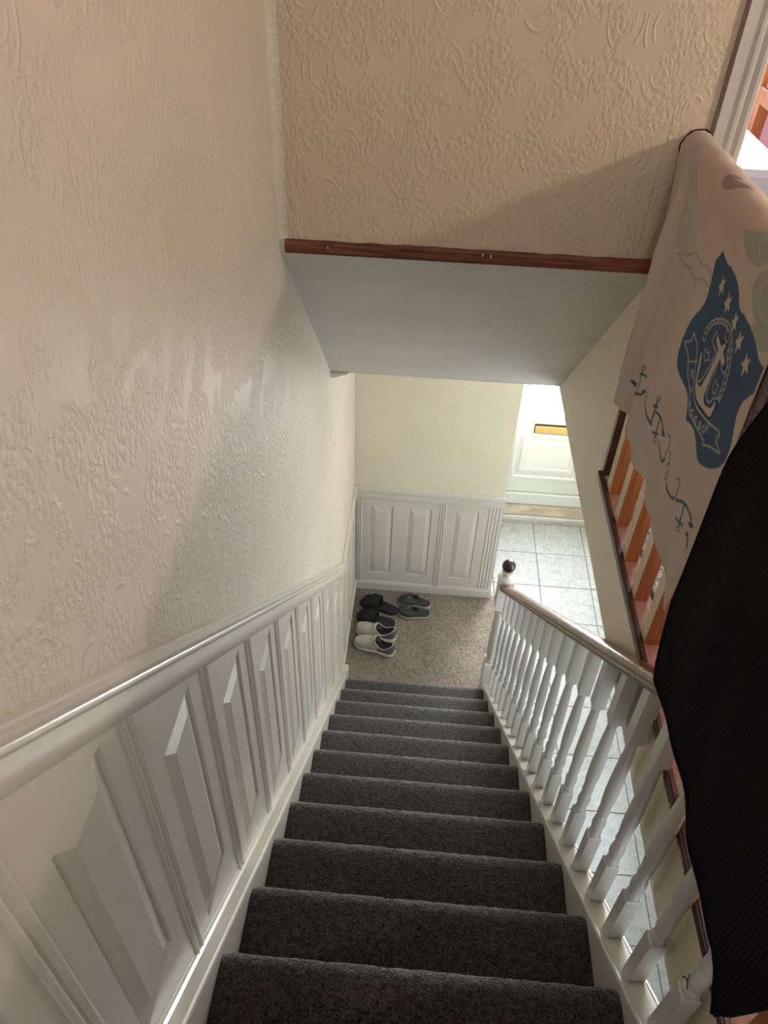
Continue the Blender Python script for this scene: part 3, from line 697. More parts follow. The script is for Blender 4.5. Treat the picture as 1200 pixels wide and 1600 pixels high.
# ================================================================ cream towel with printed sailor design, over the landing rail
# PRINT: (colour key, stroke width in mm or 0 = filled, outline in millimetres (along the rail, height))
PRINT=[('p',0,[(-1091,3496),(-1145,3431),(-1260,3362),(-1384,3365),(-1393,3396),(-1487,3416),(-1510,3469),(-1554,3506),(-1495,3556),(-1317,3548),(-1172,3526)]),('t',0,[(-1011,3478),(-1088,3498),(-1150,3432),(-1200,3404),(-1258,3342),(-1222,3314),(-1141,3292),(-1097,3300),(-1087,3359),(-1093,3414)]),('m',0,[(-1255,3489),(-1268,3507),(-1309,3510),(-1272,3494),(-1327,3505),(-1368,3514),(-1334,3490),(-1317,3476),(-1273,3474)]),('g',0,[(-1464,3460),(-1566,3495),(-1611,3457),(-1568,3436),(-1524,3426),(-1480,3439)]),('g',0,[(-1578,3427),(-1611,3457),(-1684,3395),(-1664,3369),(-1602,3380),(-1577,3405)]),('g',0,[(-1624,3362),(-1680,3399),(-1719,3365),(-1670,3338)]),('l',2.5,[(-1566,3495),(-1533,3480),(-1544,3456),(-1577,3443),(-1607,3461)]),('l',2.5,[(-1626,3445),(-1612,3421),(-1614,3397),(-1646,3385),(-1684,3395)]),('k',1.6,[(-1135,3284),(-1177,3301),(-1230,3319),(-1262,3339),(-1284,3333),(-1330,3339),(-1351,3348),(-1373,3345),(-1395,3332)]),('k',1.6,[(-1140,3286),(-1177,3289),(-1226,3299),(-1257,3298),(-1287,3298),(-1325,3295)]),('k',1.4,[(-1198,3285),(-1245,3296),(-1263,3311),(-1284,3300),(-1330,3307),(-1332,3316),(-1364,3322),(-1390,3322)]),('b',0,[(-1400,3396),(-1428,3389),(-1480,3391),(-1521,3381),(-1556,3355),(-1583,3362),(-1615,3361),(-1653,3352),(-1695,3333),(-1725,3340),(-1737,3306),(-1709,3283),(-1685,3250),(-1686,3222),(-1705,3183),(-1707,3146),(-1686,3113),(-1648,3090),(-1608,3076),(-1559,3109),(-1525,3106),(-1502,3093),(-1464,3117),(-1410,3126),(-1363,3133),(-1345,3156),(-1346,3202),(-1362,3246),(-1394,3291),(-1391,3323),(-1382,3358),(-1376,3368)]),('S',0,[(-1447,3350)]),('S',0,[(-1497,3340)]),('S',0,[(-1556,3333)]),('S',0,[(-1605,3321)]),('S',0,[(-1654,3306)]),('l',2,[(-1434,3236),(-1433,3255),(-1446,3278),(-1477,3302),(-1511,3316),(-1542,3321),(-1568,3314),(-1595,3294),(-1612,3268),(-1618,3244),(-1619,3218),(-1612,3188),(-1605,3162)]),('l',2,[(-1450,3241),(-1449,3259),(-1460,3279),(-1488,3299),(-1513,3309),(-1541,3310),(-1562,3304),(-1583,3287),(-1599,3264),(-1605,3239),(-1606,3214),(-1602,3185),(-1594,3160)]),('l',1.6,[(-1446,3278),(-1460,3279)]),('l',1.6,[(-1459,3290),(-1470,3288)]),('l',1.6,[(-1477,3302),(-1488,3299)]),('l',1.6,[(-1496,3310),(-1501,3306)]),('l',1.6,[(-1512,3316),(-1513,3309)]),('l',1.6,[(-1530,3319),(-1527,3311)]),('l',1.6,[(-1575,3311),(-1569,3299)]),('l',1.6,[(-1589,3301),(-1582,3290)]),('l',1.6,[(-1599,3291),(-1590,3279)]),('l',1.6,[(-1606,3278),(-1598,3267)]),('l',1.6,[(-1612,3265),(-1605,3254)]),('l',1.6,[(-1617,3252),(-1607,3240)]),('l',1.6,[(-1619,3239),(-1606,3225)]),('l',1.6,[(-1618,3224),(-1606,3211)]),('l',1.6,[(-1616,3207),(-1604,3195)]),('l',1.6,[(-1434,3236),(-1450,3241)]),('l',1.6,[(-1432,3250),(-1450,3257)]),('l',1.6,[(-1436,3264),(-1455,3268)]),('d',0,[(-1496,3287),(-1484,3270),(-1498,3255),(-1522,3261),(-1515,3201),(-1503,3182),(-1481,3177),(-1463,3178),(-1481,3200),(-1460,3227),(-1440,3220),(-1441,3201),(-1449,3190),(-1459,3164),(-1484,3150),(-1521,3145),(-1566,3150),(-1607,3161),(-1615,3186),(-1619,3213),(-1589,3202),(-1587,3187),(-1568,3175),(-1554,3174),(-1545,3188),(-1560,3256),(-1589,3248),(-1598,3260),(-1587,3279),(-1566,3281),(-1569,3294),(-1561,3310),(-1541,3312),(-1526,3299),(-1534,3289),(-1530,3280),(-1512,3285)]),('c',0,[(-1503,3282),(-1502,3272),(-1520,3267),(-1530,3265),(-1518,3187),(-1510,3176),(-1491,3171),(-1475,3173),(-1473,3200),(-1452,3223),(-1447,3212),(-1470,3170),(-1490,3158),(-1523,3152),(-1564,3157),(-1596,3164),(-1605,3176),(-1606,3203),(-1594,3197),(-1596,3185),(-1578,3173),(-1553,3165),(-1536,3179),(-1546,3252),(-1554,3261),(-1578,3256),(-1579,3271),(-1553,3272),(-1550,3280),(-1557,3289),(-1542,3286),(-1538,3274),(-1524,3277)]),('l',2.2,[(-1535,3307),(-1534,3296),(-1548,3291),(-1559,3299),(-1556,3309),(-1542,3311),(-1535,3307)]),('l',2.2,[(-1497,3286),(-1487,3270),(-1499,3258),(-1526,3261),(-1511,3199),(-1498,3177),(-1469,3174)]),('l',2.2,[(-1558,3257),(-1587,3249),(-1600,3263),(-1588,3278),(-1566,3280),(-1575,3294)]),('l',2.2,[(-1551,3248),(-1544,3186),(-1557,3176),(-1579,3183),(-1584,3200),(-1613,3213)]),('l',1.6,[(-1465,3230),(-1475,3239),(-1485,3233),(-1494,3246),(-1497,3234),(-1511,3232),(-1493,3226),(-1487,3217),(-1479,3224),(-1465,3224),(-1465,3230)]),('l',1.6,[(-1564,3211),(-1566,3229),(-1576,3222),(-1592,3228),(-1584,3216),(-1592,3209),(-1578,3208),(-1575,3200),(-1564,3211)]),('l',2.4,[(-1388,3226),(-1389,3206),(-1355,3191),(-1396,3184),(-1414,3149),(-1441,3137),(-1471,3126),(-1503,3117),(-1541,3117),(-1590,3119),(-1613,3123)]),('l',2.4,[(-1388,3226),(-1424,3212),(-1434,3189),(-1453,3168),(-1484,3150),(-1524,3143),(-1568,3148),(-1609,3159)]),('l',2.4,[(-1608,3160),(-1664,3177),(-1649,3153),(-1686,3144),(-1646,3135),(-1611,3114)]),('l',2.0,[(-1403,3170),(-1443,3194)]),('l',2.2,[(-1425,3164),(-1444,3171),(-1428,3156)]),('l',2.2,[(-1437,3155),(-1447,3163)]),('l',2.2,[(-1453,3164),(-1464,3159)]),('l',2.2,[(-1450,3143),(-1453,3137),(-1467,3140),(-1466,3151)]),('l',2.2,[(-1485,3112),(-1474,3123),(-1503,3125),(-1486,3133)]),('l',2.2,[(-1521,3131),(-1509,3123),(-1509,3115),(-1522,3116),(-1528,3123),(-1521,3123)]),('l',2.2,[(-1547,3132),(-1535,3126),(-1540,3117),(-1552,3121)]),('l',2.2,[(-1537,3121),(-1549,3126)]),('l',2.2,[(-1565,3120),(-1561,3131),(-1573,3136),(-1567,3127),(-1578,3129),(-1565,3120)]),('l',2.2,[(-1583,3136),(-1583,3128),(-1594,3128),(-1599,3137),(-1591,3141),(-1583,3136)]),('l',2.2,[(-1596,3147),(-1605,3145)]),('l',2.2,[(-1610,3155),(-1605,3137)]),('n',2.2,[(-1127,3001),(-1141,3011),(-1157,3015),(-1151,3004),(-1133,2997),(-1127,3001)]),('n',4.5,[(-1139,2997),(-1147,2939)]),('n',4.5,[(-1072,2926),(-1080,2914),(-1108,2917),(-1151,2937),(-1185,2959),(-1195,2975)]),('n',4,[(-1092,2970),(-1118,2976),(-1146,2992),(-1176,3001)]),('n',0,[(-1062,2927),(-1073,2912),(-1104,2929)]),('n',0,[(-1168,2956),(-1196,2982),(-1201,2968)]),('n',2.2,[(-1223,2993),(-1229,2963)]),('n',2,[(-1225,2991),(-1253,3004),(-1252,2994),(-1229,2978),(-1258,2992),(-1260,2981),(-1229,2963)]),('n',2,[(-1200,2987),(-1204,2977)]),('n',2,[(-1206,3010),(-1210,3002)]),('n',2.2,[(-1305,3023),(-1314,3030),(-1322,3029),(-1315,3020),(-1305,3018),(-1305,3023)]),('n',4.5,[(-1309,3015),(-1314,2960)]),('n',4.5,[(-1261,2975),(-1282,2965),(-1316,2959)]),('n',4,[(-1301,3000),(-1319,3008)]),('n',2.2,[(-1343,2942),(-1356,2953),(-1367,2952),(-1357,2939),(-1341,2932),(-1343,2942)]),('n',4.5,[(-1347,2950),(-1348,3000)]),('n',4.5,[(-1318,2995),(-1353,3003),(-1382,3001),(-1404,2991)]),('n',4,[(-1330,2948),(-1363,2966)]),('n',0,[(-1379,2991),(-1414,3000),(-1400,2982)]),('n',2.4,[(-1421,3005),(-1435,3009),(-1439,3003),(-1445,2986),(-1440,2945)]),('n',4,[(-1384,2964),(-1402,2956),(-1424,2950),(-1440,2945),(-1448,2959)]),('n',2,[(-1455,2985),(-1470,2992),(-1462,2974),(-1483,2977),(-1466,2958)]),('n',2.6,[(-1482,2974),(-1487,2940)]),('n',2.4,[(-1482,2974),(-1510,2989),(-1510,2974),(-1490,2959),(-1517,2972),(-1519,2958),(-1487,2940)]),('n',2,[(-1561,2995),(-1574,3002),(-1576,2995),(-1581,2962)]),('n',4.5,[(-1527,2956),(-1542,2951),(-1566,2950),(-1577,2957)]),('n',2.2,[(-1619,2918),(-1629,2929),(-1637,2927),(-1631,2916),(-1620,2911),(-1619,2918)]),('n',4.5,[(-1624,2926),(-1620,2978)]),('n',4.5,[(-1585,2959),(-1614,2977),(-1650,2987),(-1674,2987),(-1681,2973)]),('n',4,[(-1605,2927),(-1623,2933),(-1644,2942)]),('n',0,[(-1664,2971),(-1693,2988),(-1686,2969)]),('n',4,[(-1675,2951),(-1692,2949),(-1698,2934)]),('n',0,[(-1673,2945),(-1676,2956),(-1690,2959)])]
def star(c, r=0.022, st=1.5):
    return [(c[0]+r*(1 if k%2==0 else 0.42)*math.sin(k*PI/5+PI), c[1]+r*1.25*(1 if k%2==0 else 0.42)*math.cos(k*PI/5+PI)) for k in range(10)]
def inpoly(Y, Z, poly):
    ins = np.zeros(Y.shape, bool); n = len(poly)
    for i in range(n):
        y0, z0 = poly[i]; y1, z1 = poly[(i+1) % n]
        if z0 == z1: continue
        c = ((z0 > Z) != (z1 > Z)) & (Y < (y1-y0)*(Z-z0)/(z1-z0)+y0)
        ins ^= c
    return ins
def distline(Y, Z, pts):
    d = np.full(Y.shape, 1e9)
    if len(pts) == 1: return np.hypot(Y-pts[0][0], Z-pts[0][1])
    for (y0, z0), (y1, z1) in zip(pts[:-1], pts[1:]):
        L2 = (y1-y0)**2+(z1-z0)**2+1e-12; t = np.clip(((Y-y0)*(y1-y0)+(Z-z0)*(z1-z0))/L2, 0, 1)
        d = np.minimum(d, np.hypot(Y-(y0+t*(y1-y0)), Z-(z0+t*(z1-z0))))
    return d
def smooth_line(p, n=1):   # Chaikin
    for _ in range(n):
        q = [p[0]]
        for a, b_ in zip(p[:-1], p[1:]):
            q += [(0.75*a[0]+0.25*b_[0], 0.75*a[1]+0.25*b_[1]), (0.25*a[0]+0.75*b_[0], 0.25*a[1]+0.75*b_[1])]
        q.append(p[-1]); p = q
    return p
KEYC = {'p': (0.60,0.44,0.38), 't': (0.40,0.43,0.44), 'g': (0.33,0.35,0.32), 'k': (0.22,0.21,0.20), 'l': (0.46,0.46,0.43), 'm': (0.30,0.19,0.22),
        'b': (0.070,0.115,0.185), 'd': (0.045,0.075,0.120), 'c': (0.55,0.48,0.40), 'n': (0.050,0.105,0.150)}
CREAM = np.array((0.55,0.48,0.42))
RXC, RZC = 0.964, 3.458     # rail centre
def towel(name, ya, yb, front_len, back_len, rad, xoff, hem, res=0.0022, resb=0.006, hemside=None):
    """grid over the rail; xoff(y,z) bulges the front sheet; hem(y) = bottom height of the front sheet."""
    ny_ = int((yb-ya)/res)+1; Ys = np.linspace(ya, yb, ny_)
    nf = int(front_len/res)+1
    na = 48; nb = int(back_len/resb)+1
    rows = []
    for i in range(nf):
        f = i/(nf-1); z = np.array([hem(y) for y in Ys]); zz = z + (RZC-z)*f
        yy = Ys + (np.array([hemside(y, (z_-2.6)/0.86) for y, z_ in zip(Ys, zz)]) if hemside else 0)
        x = RXC-rad-xoff(yy, zz); rows.append((x, yy, zz))
    for i in range(1, na):
        a = PI*i/na; x = np.full(ny_, RXC-rad*math.cos(a)); zz = np.full(ny_, RZC+rad*math.sin(a)*1.0); rows.append((x, rows[-1][1], zz+0.0015*np.sin(Ys*60)))
    for i in range(nb):
        zz = np.full(ny_, RZC-back_len*i/(nb-1)); rows.append((np.full(ny_, RXC+rad)+0.004*np.sin(Ys*25)*i/nb, rows[-1][1], zz))
    X = np.array([r_[0] for r_ in rows]); Y = np.array([r_[1] for r_ in rows]); Z = np.array([r_[2] for r_ in rows])
    return X, Y, Z
def grid_obj(name, X, Y, Z, mat, parent, colors=None, off=(0,0,0), mask=None):
    R_, C_ = X.shape; co = np.stack([X-off[0], Y-off[1], Z-off[2]], -1).reshape(-1, 3)
    idx = np.arange(R_*C_).reshape(R_, C_)
    q = np.stack([idx[:-1,:-1], idx[1:,:-1], idx[1:,1:], idx[:-1,1:]], -1).reshape(-1, 4)
    me = bpy.data.meshes.new(name); me.vertices.add(R_*C_); me.vertices.foreach_set('co', co.ravel().astype(np.float32))
    me.loops.add(q.size); me.loops.foreach_set('vertex_index', q.ravel().astype(np.int32))
    me.polygons.add(len(q)); me.polygons.foreach_set('loop_start', np.arange(0, q.size, 4, dtype=np.int32)); me.polygons.foreach_set('loop_total', np.full(len(q), 4, np.int32))
    me.polygons.foreach_set('use_smooth', np.ones(len(q), bool))
    me.update(calc_edges=True); me.materials.append(mat)
    if colors is not None:
        ca = me.color_attributes.new('print', 'FLOAT_COLOR', 'POINT'); ca.data.foreach_set('color', np.concatenate([colors.reshape(-1,3), np.ones((R_*C_,1))], 1).ravel().astype(np.float32))
    o = bpy.data.objects.new(name, me); COL.objects.link(o)
    if parent is not None: o.parent = parent
    return o
def xo_c(y, z):
    d = np.clip((RZC-z)/0.6, 0, 1)
    fold = 0.018*np.exp(-((y+1.045)/0.016)**2)*np.clip(d*3,0,1) - 0.010*np.exp(-((y+1.085)/0.02)**2)*np.clip(d*3,0,1)
    return 0.004*d + fold + 0.006*d*np.sin(y*23+z*4) + 0.004*d*np.sin(y*47-z*9)
X, Y, Z = towel('t', -1.722, -0.968, 0.63, 0.42, 0.0345, xo_c, lambda y: 2.833 + 0.004*math.sin(y*40) + (0.03 if y > -1.03 else 0)*(y+1.03)/0.03 - (0.05*((-1.56-y)/0.16) if y < -1.56 else 0), hemside=lambda y, f: -0.034*min(1, max(0, (y+1.25)/0.25))*min(1, max(0, (0.998-f)/0.15)))
# arc-length-like height used by the print (continues over the rail)
colr = np.tile(CREAM, X.shape+(1,)).astype(float)
Zp = Z.copy(); nf = int(0.63/0.0022)+1
for i in range(nf, X.shape[0]):
    Zp[i] = RZC + (i-nf+1)/48*PI*0.0345 if i < nf+47 else 3.57 + (i-nf-47)*0.006
YM, ZM = Y*1000, Zp*1000
for key, wd, pts in PRINT:
    if key == 'S':
        c = pts[0]; poly = star((c[0], c[1]), 17.0); msk = inpoly(YM, ZM, poly); colr[msk] = KEYC['c']; continue
    ys_p = [p[0] for p in pts]; zs_p = [p[1] for p in pts]
    bb_ = (YM > min(ys_p)-8) & (YM < max(ys_p)+8) & (ZM > min(zs_p)-8) & (ZM < max(zs_p)+8)
    yy, zz = YM[bb_], ZM[bb_]
    if yy.size == 0: continue
    if wd == 0:
        pp = smooth_line(pts+[pts[0]], 2)[:-1]; mk_ = inpoly(yy, zz, pp); a = mk_.astype(float)
    else:
        a = np.clip((wd*0.72+0.6-distline(yy, zz, smooth_line(pts, 2)))/1.4, 0, 1)
    al = 0.55 if key in 'pt' else (0.8 if key in 'gm' else 1.0)
    sub = colr[bb_]; sub += (np.array(KEYC[key])-sub)*(a*al)[:,None]; colr[bb_] = sub
t = NT('printed_towel'); at_ = t.n('Attribute'); at_.attribute_name = 'print'
P = t.co.outputs['Object']; nz = t.noise(P, 700, 2); n3 = t.noise(P, 9, 3)
mm = t.n('Mix', data_type='RGBA'); mm.blend_type = 'MULTIPLY'; mm.inputs[0].default_value = 1.0; t.l(at_.outputs['Color'], mm.inputs[6]); t.l(t.ramp(n3.outputs[0], [(0.3,(0.92,0.91,0.90)),(0.7,(1,1,1))]), mm.inputs[7])
t.l(mm.outputs[2], t.b.inputs['Base Color']); t.rough(0.95); t.b.inputs['Specular IOR Level'].default_value = 0.1
hh = t.math('ADD', t.math('MULTIPLY', nz.outputs[0], 0.4), t.math('MULTIPLY', t.noise(P, 30, 2).outputs[0], 2.0)); t.bump(hh, 0.0012)
tw = grid_obj('printed_towel', X, Y, Z, t.m, None, colr, off=(RXC, -1.36, 3.3)); tw.location = (RXC, -1.36, 3.3); LOC[tw.name] = Vector(tw.location)
tag(tw, 'cream towel printed with a blue anchor crest and stars, hung over the landing rail', 'towel', 'towels on the landing rail')
M_hem = m_simple('cream_hem', (0.58,0.50,0.41), 0.9, 0.05)
st_ = 8
q = MB(); q.tube([(float(X[0,i]), float(Y[0,i]), float(Z[0,i])) for i in range(0, X.shape[1], st_)], 0.0022, 6); q.obj('hem', M_hem, parent=tw)
q = MB(); q.tube([(float(X[i,0]), float(Y[i,0]), float(Z[i,0])) for i in range(0, X.shape[0], st_)], 0.0022, 6); q.obj('hem', M_hem, parent=tw)
q = MB(); q.tube([(float(X[i,-1]), float(Y[i,-1]), float(Z[i,-1])) for i in range(0, X.shape[0], st_)], 0.0022, 6); q.obj('hem', M_hem, parent=tw)

# ---------------------------------------------------------------- near-black ribbed towel
def xo_b(y, z):
    d = np.clip((RZC-z)/0.25, 0, 1); d2 = np.clip((RZC-z)/0.75, 0, 1)
    return 0.048*d*d*(3-2*d) + d2*(0.006*np.sin((y+0.45*z)*17) + 0.003*np.sin((y-0.2*z)*41+1))
def hem_b(y):
    if y > -1.90: return 2.775 + 0.145*min(1, max(0, (y+1.90)/0.075))**1.3
    if y > -2.36: return 2.745 + 0.030*(y+2.36)/0.46
    return 2.745 - 0.085*(-2.36-y)/0.05 if y > -2.41 else 2.66 + 0.22*(-2.41-y)/0.05
X, Y, Z = towel('b', -2.460, -1.825, 0.7, 0.35, 0.037, xo_b, hem_b, res=0.006)
t = NT('black_terry'); P = t.co.outputs['Object']; n = t.noise(P, 380, 2, 0.7); n2 = t.noise(P, 12, 3)
wv = t.n('TexWave', wave_type='BANDS', bands_direction='Y'); t.l(P, wv.inputs['Vector']); wv.inputs['Scale'].default_value = 42; wv.inputs['Distortion'].default_value = 2.5; wv.inputs['Detail'].default_value = 2
f = t.math('ADD', t.math('MULTIPLY', n.outputs[0], 0.7), t.math('MULTIPLY', wv.outputs[0], 0.3))
t.col(t.ramp(f, [(0.35, (0.003,0.003,0.005)), (0.7, (0.014,0.012,0.016))])); t.rough(1.0); t.b.inputs['Specular IOR Level'].default_value = 0.1
t.bump(f, 0.003)
tb = grid_obj('black_towel', X, Y, Z, t.m, None, off=(RXC, -2.14, 3.3)); tb.location = (RXC, -2.14, 3.3); LOC[tb.name] = Vector(tb.location)
tag(tb, 'near-black ribbed terry towel hanging over the rail at the stair head', 'towel', 'towels on the landing rail')
q = MB(); q.tube([(float(X[0,i]), float(Y[0,i]), float(Z[0,i])) for i in range(0, X.shape[1], 3)], 0.004, 6); q.obj('hem', t.m, parent=tb)
q = MB(); q.tube([(float(X[i,-1]), float(Y[i,-1]), float(Z[i,-1])) for i in range(0, X.shape[0], 3)], 0.003, 6); q.obj('hem', t.m, parent=tb)

# ---------------------------------------------------------------- patterned cloth between the two towels
def xo_p(y, z): return -0.004 + 0.003*np.sin(y*60) - 0*z
X, Y, Z = towel('p', -1.86, -1.726, 0.5, 0.30, 0.033, lambda y, z: 0.004*np.clip((RZC-z)/0.4,0,1)+0.003*np.sin(y*50+z*3), lambda y: 2.985+0.10*(y+1.86)*0.3, res=0.006)
t = NT('mottled_cloth'); P = t.co.outputs['Object']; vo = t.n('TexVoronoi', feature='F1'); t.l(t.mapping(P, (1,1,0.5)), vo.inputs['Vector']); vo.inputs['Scale'].default_value = 45
nn = t.noise(P, 40, 3, 0.6, 2.0)
f = t.math('ADD', t.math('MULTIPLY', vo.outputs['Distance'], 0.6), t.math('MULTIPLY', nn.outputs[0], 0.5))
t.col(t.ramp(f, [(0.35, (0.05,0.025,0.03)), (0.48, (0.09,0.06,0.06)), (0.52, (0.22,0.18,0.17)), (0.62, (0.10,0.07,0.07))])); t.rough(0.95)
tp = grid_obj('patterned_cloth', X, Y, Z, t.m, None, off=(RXC, -1.79, 3.3)); tp.location = (RXC, -1.79, 3.3)
tag(tp, 'narrow mauve and brown mottled cloth between the cream and black towels', 'cloth', 'towels on the landing rail')

# ================================================================ shoes
def lerp(tab, t_):
    for (a, va), (b_, vb) in zip(tab[:-1], tab[1:]):
        if t_ <= b_:
            f = (t_-a)/(b_-a) if b_ > a else 0; f = f*f*(3-2*f)*0.5 + f*0.5
            return va+(vb-va)*f
    return tab[-1][1]
FOOT = [(0,0.0),(0.02,0.40),(0.07,0.68),(0.16,0.90),(0.30,1.0),(0.42,0.93),(0.58,0.76),(0.75,0.72),(0.88,0.70),(0.95,0.55),(0.985,0.34),(1.0,0.0)]
def foot_loop(L, W, mir, n=26, grow=0.0):
    ts = [(1-math.cos(PI*k/n))/2 for k in range(n+1)]
    curve = lambda t_: mir*W*0.10*math.sin(PI*min(1,t_*1.2))
    A = [((-L/2-grow) + (L+2*grow)*t_, curve(t_)+lerp(FOOT, t_)*(W/2+grow)) for t_ in ts]
    B = [((-L/2-grow) + (L+2*grow)*t_, curve(t_)-lerp(FOOT, t_)*(W/2+grow)) for t_ in ts[1:-1]]
    return A+B[::-1]
def sole_mb(L, W, mir, rings):
    q = MB(); vs = []; fs = []; n = None
    for grow, zf in rings:
        lp_ = foot_loop(L, W, mir, 26, grow); n = len(lp_)
        for x, y in lp_: vs.append((x, y, zf((x+L/2)/L)))
    for k in range(len(rings)-1):
        for i in range(n):
            j = (i+1) % n; fs.append((k*n+i, k*n+j, k*n+n+j, k*n+n+i))
    fs += [tuple(range(n-1,-1,-1)), tuple(range((len(rings)-1)*n, len(rings)*n))]
    return q.add(vs, fs)
def arch_mb(L, W, mir, t0, t1, hf, zf, cutf=None, nt=26, na=18, shrink=0.0, split=None, thick=0.004, endcap=False):
    """shell arching over the foot from t0 to t1; cutf(t) = None or half-angle of the opening at the top."""
    q = MB(); idx = {}
    for shell in (0, 1):
        th = thick*shell
        for i in range(nt+1):
            t_ = t0+(t1-t0)*i/nt
            cy = mir*W*0.10*math.sin(PI*min(1,t_*1.2)); hwid = max(0.0015, lerp(FOOT, min(0.995, max(0.005,t_)))*W/2-shrink-th)
            h = max(0.001, hf(t_)-th); z0 = zf(t_); x = -L/2+L*t_ + (th if t_ < 0.1 else (-th if t_ > 0.9 else 0))
            cut = cutf(t_) if cutf else None
            for a in range(na+1):
                if cut is None: an = PI*a/na
                else:
                    half = na//2
                    an = (PI/2-cut)*a/half if a <= half else PI-(PI/2-cut)*(na-a)/half
                    if a == half: an = PI/2-cut
                idx[(shell,i,a)] = len(q.v)
                q.v.append((x, cy+hwid*(abs(math.cos(an))**0.8)*(1 if math.cos(an) >= 0 else -1), z0+h*(abs(math.sin(an))**0.75)))
    def quad(a, b_, c, d, t_): q.cur = (1 if (split and t_ > split) else 0); q.face((a,b_,c,d))
    for i in range(nt):
        t_ = t0+(t1-t0)*(i+0.5)/nt; cut = cutf(t_) if cutf else None
        for a in range(na):
            if cut is not None and a == na//2: continue
            for shell in (0, 1): quad(idx[(shell,i,a)], idx[(shell,i,a+1)], idx[(shell,i+1,a+1)], idx[(shell,i+1,a)], t_)
        for a in (0, na): quad(idx[(0,i,a)], idx[(0,i+1,a)], idx[(1,i+1,a)], idx[(1,i,a)], t_)
        if cut is not None:
            for a in (na//2, na//2+1): quad(idx[(0,i,a)], idx[(0,i+1,a)], idx[(1,i+1,a)], idx[(1,i,a)], t_)
    for i in (0, nt):
        for a in range(na): quad(idx[(0,i,a)], idx[(0,i,a+1)], idx[(1,i,a+1)], idx[(1,i,a)], t0 if i == 0 else t1)
    return q
M_knit = m_simple('pale_grey_knit', (0.44,0.42,0.36), 0.85, 0.07, 30, bump=0.0012, bscale=420)
M_heel = m_simple('slate_heel_fabric', (0.105,0.095,0.105), 0.8, 0.06, 40, bump=0.001, bscale=400)
M_solew = m_simple('white_rubber_sole', (0.62,0.61,0.58), 0.55, 0.08, 25)
M_lining = m_simple('dark_lining', (0.030,0.026,0.030), 0.9, 0.08)
M_blk = m_simple('black_slipper_fabric', (0.005,0.007,0.007), 0.85, 0.08, 30, bump=0.001, bscale=200)
M_blk2 = m_simple('black_footbed', (0.006,0.009,0.010), 0.6, 0.05)
M_clog = m_simple('charcoal_rubber', (0.035,0.038,0.036), 0.6, 0.10, 60, bump=0.0008, bscale=150)
M_clogsole = m_simple('grey_rubber_edge', (0.33,0.32,0.28), 0.6, 0.06)
M_logo = m_simple('pale_print', (0.5,0.5,0.48), 0.5, 0.05)
FZ = 0.0062
def slip_on(loc, rz, mir, label):
    L, W = 0.275, 0.112
    o = empty('slip_on_shoe', loc, rz, label, 'shoe', 'pair of pale slip-on trainers'); LOC[o.name] = Vector((0,0,0))
    hz_ = lambda t_: 0.026+0.010*max(0, (t_-0.5)*2)+0.012*max(0, (0.10-t_)*10)*0.5
    sole_mb(L, W, mir, [(-0.006, lambda t_: 0.0+0.008*max(0,(0.08-t_)*12)), (0.0, lambda t_: 0.005+0.008*max(0,(0.08-t_)*12)), (0.003, lambda t_: 0.016+0.3*hz_(t_)-0.006), (0.0, hz_), (-0.006, lambda t_: hz_(t_)+0.001)]).obj('sole', M_solew, parent=o, smooth=True, angle=60)
    hf = lambda t_: lerp([(0,0.026),(0.06,0.042),(0.2,0.052),(0.38,0.064),(0.50,0.088),(0.56,0.090),(0.70,0.066),(0.85,0.062),(0.95,0.078),(1.0,0.070)], t_)
    cut = lambda t_: None if t_ < 0.50 else (0.40+0.80*math.sin(PI*min(1,max(0,(t_-0.50)/0.46))**0.75) if t_ < 0.955 else None)
    up_ = arch_mb(L, W, mir, 0.004, 0.995, hf, lambda t_: hz_(t_)-0.004, cut, nt=44, na=22, shrink=0.002, split=0.62)
    up_.obj('upper', [M_knit, M_heel], parent=o, smooth=True, angle=70)
    sole_mb(L, W, mir, [(-0.010, lambda t_: hz_(t_)+0.0015), (-0.012, lambda t_: hz_(t_)+0.004)]).obj('insole', M_lining, parent=o)
    # raised collar
    ring = []
    for s__ in (1, -1):
        seq = [0.50+0.455*k/12 for k in range(13)]
        if s__ == -1: seq = seq[::-1]
        for t_ in seq:
            c_ = cut(min(t_,0.954)) or 0.3; an = PI/2-c_
            cy = mir*W*0.10*math.sin(PI*min(1,t_*1.2)); hwid = lerp(FOOT, t_)*W/2-0.002
            ring.append((-L/2+L*t_, cy+s__*hwid*abs(math.cos(an))**0.8, hz_(t_)-0.004+hf(t_)*abs(math.sin(an))**0.75))
    MB().tube(ring, 0.0036, 6, closed=True).obj('collar', M_knit, parent=o, smooth=True)
    q = MB(); q.box(L/2-0.010, L/2+0.003, -0.012, 0.012, 0.020, 0.040, 0.003); q.obj('heel_tab', M_solew, parent=o)
    MB().box(L/2+0.002, L/2+0.004, -0.006, 0.006, 0.027, 0.033).obj('heel_mark', M_lining, parent=o)
    return o
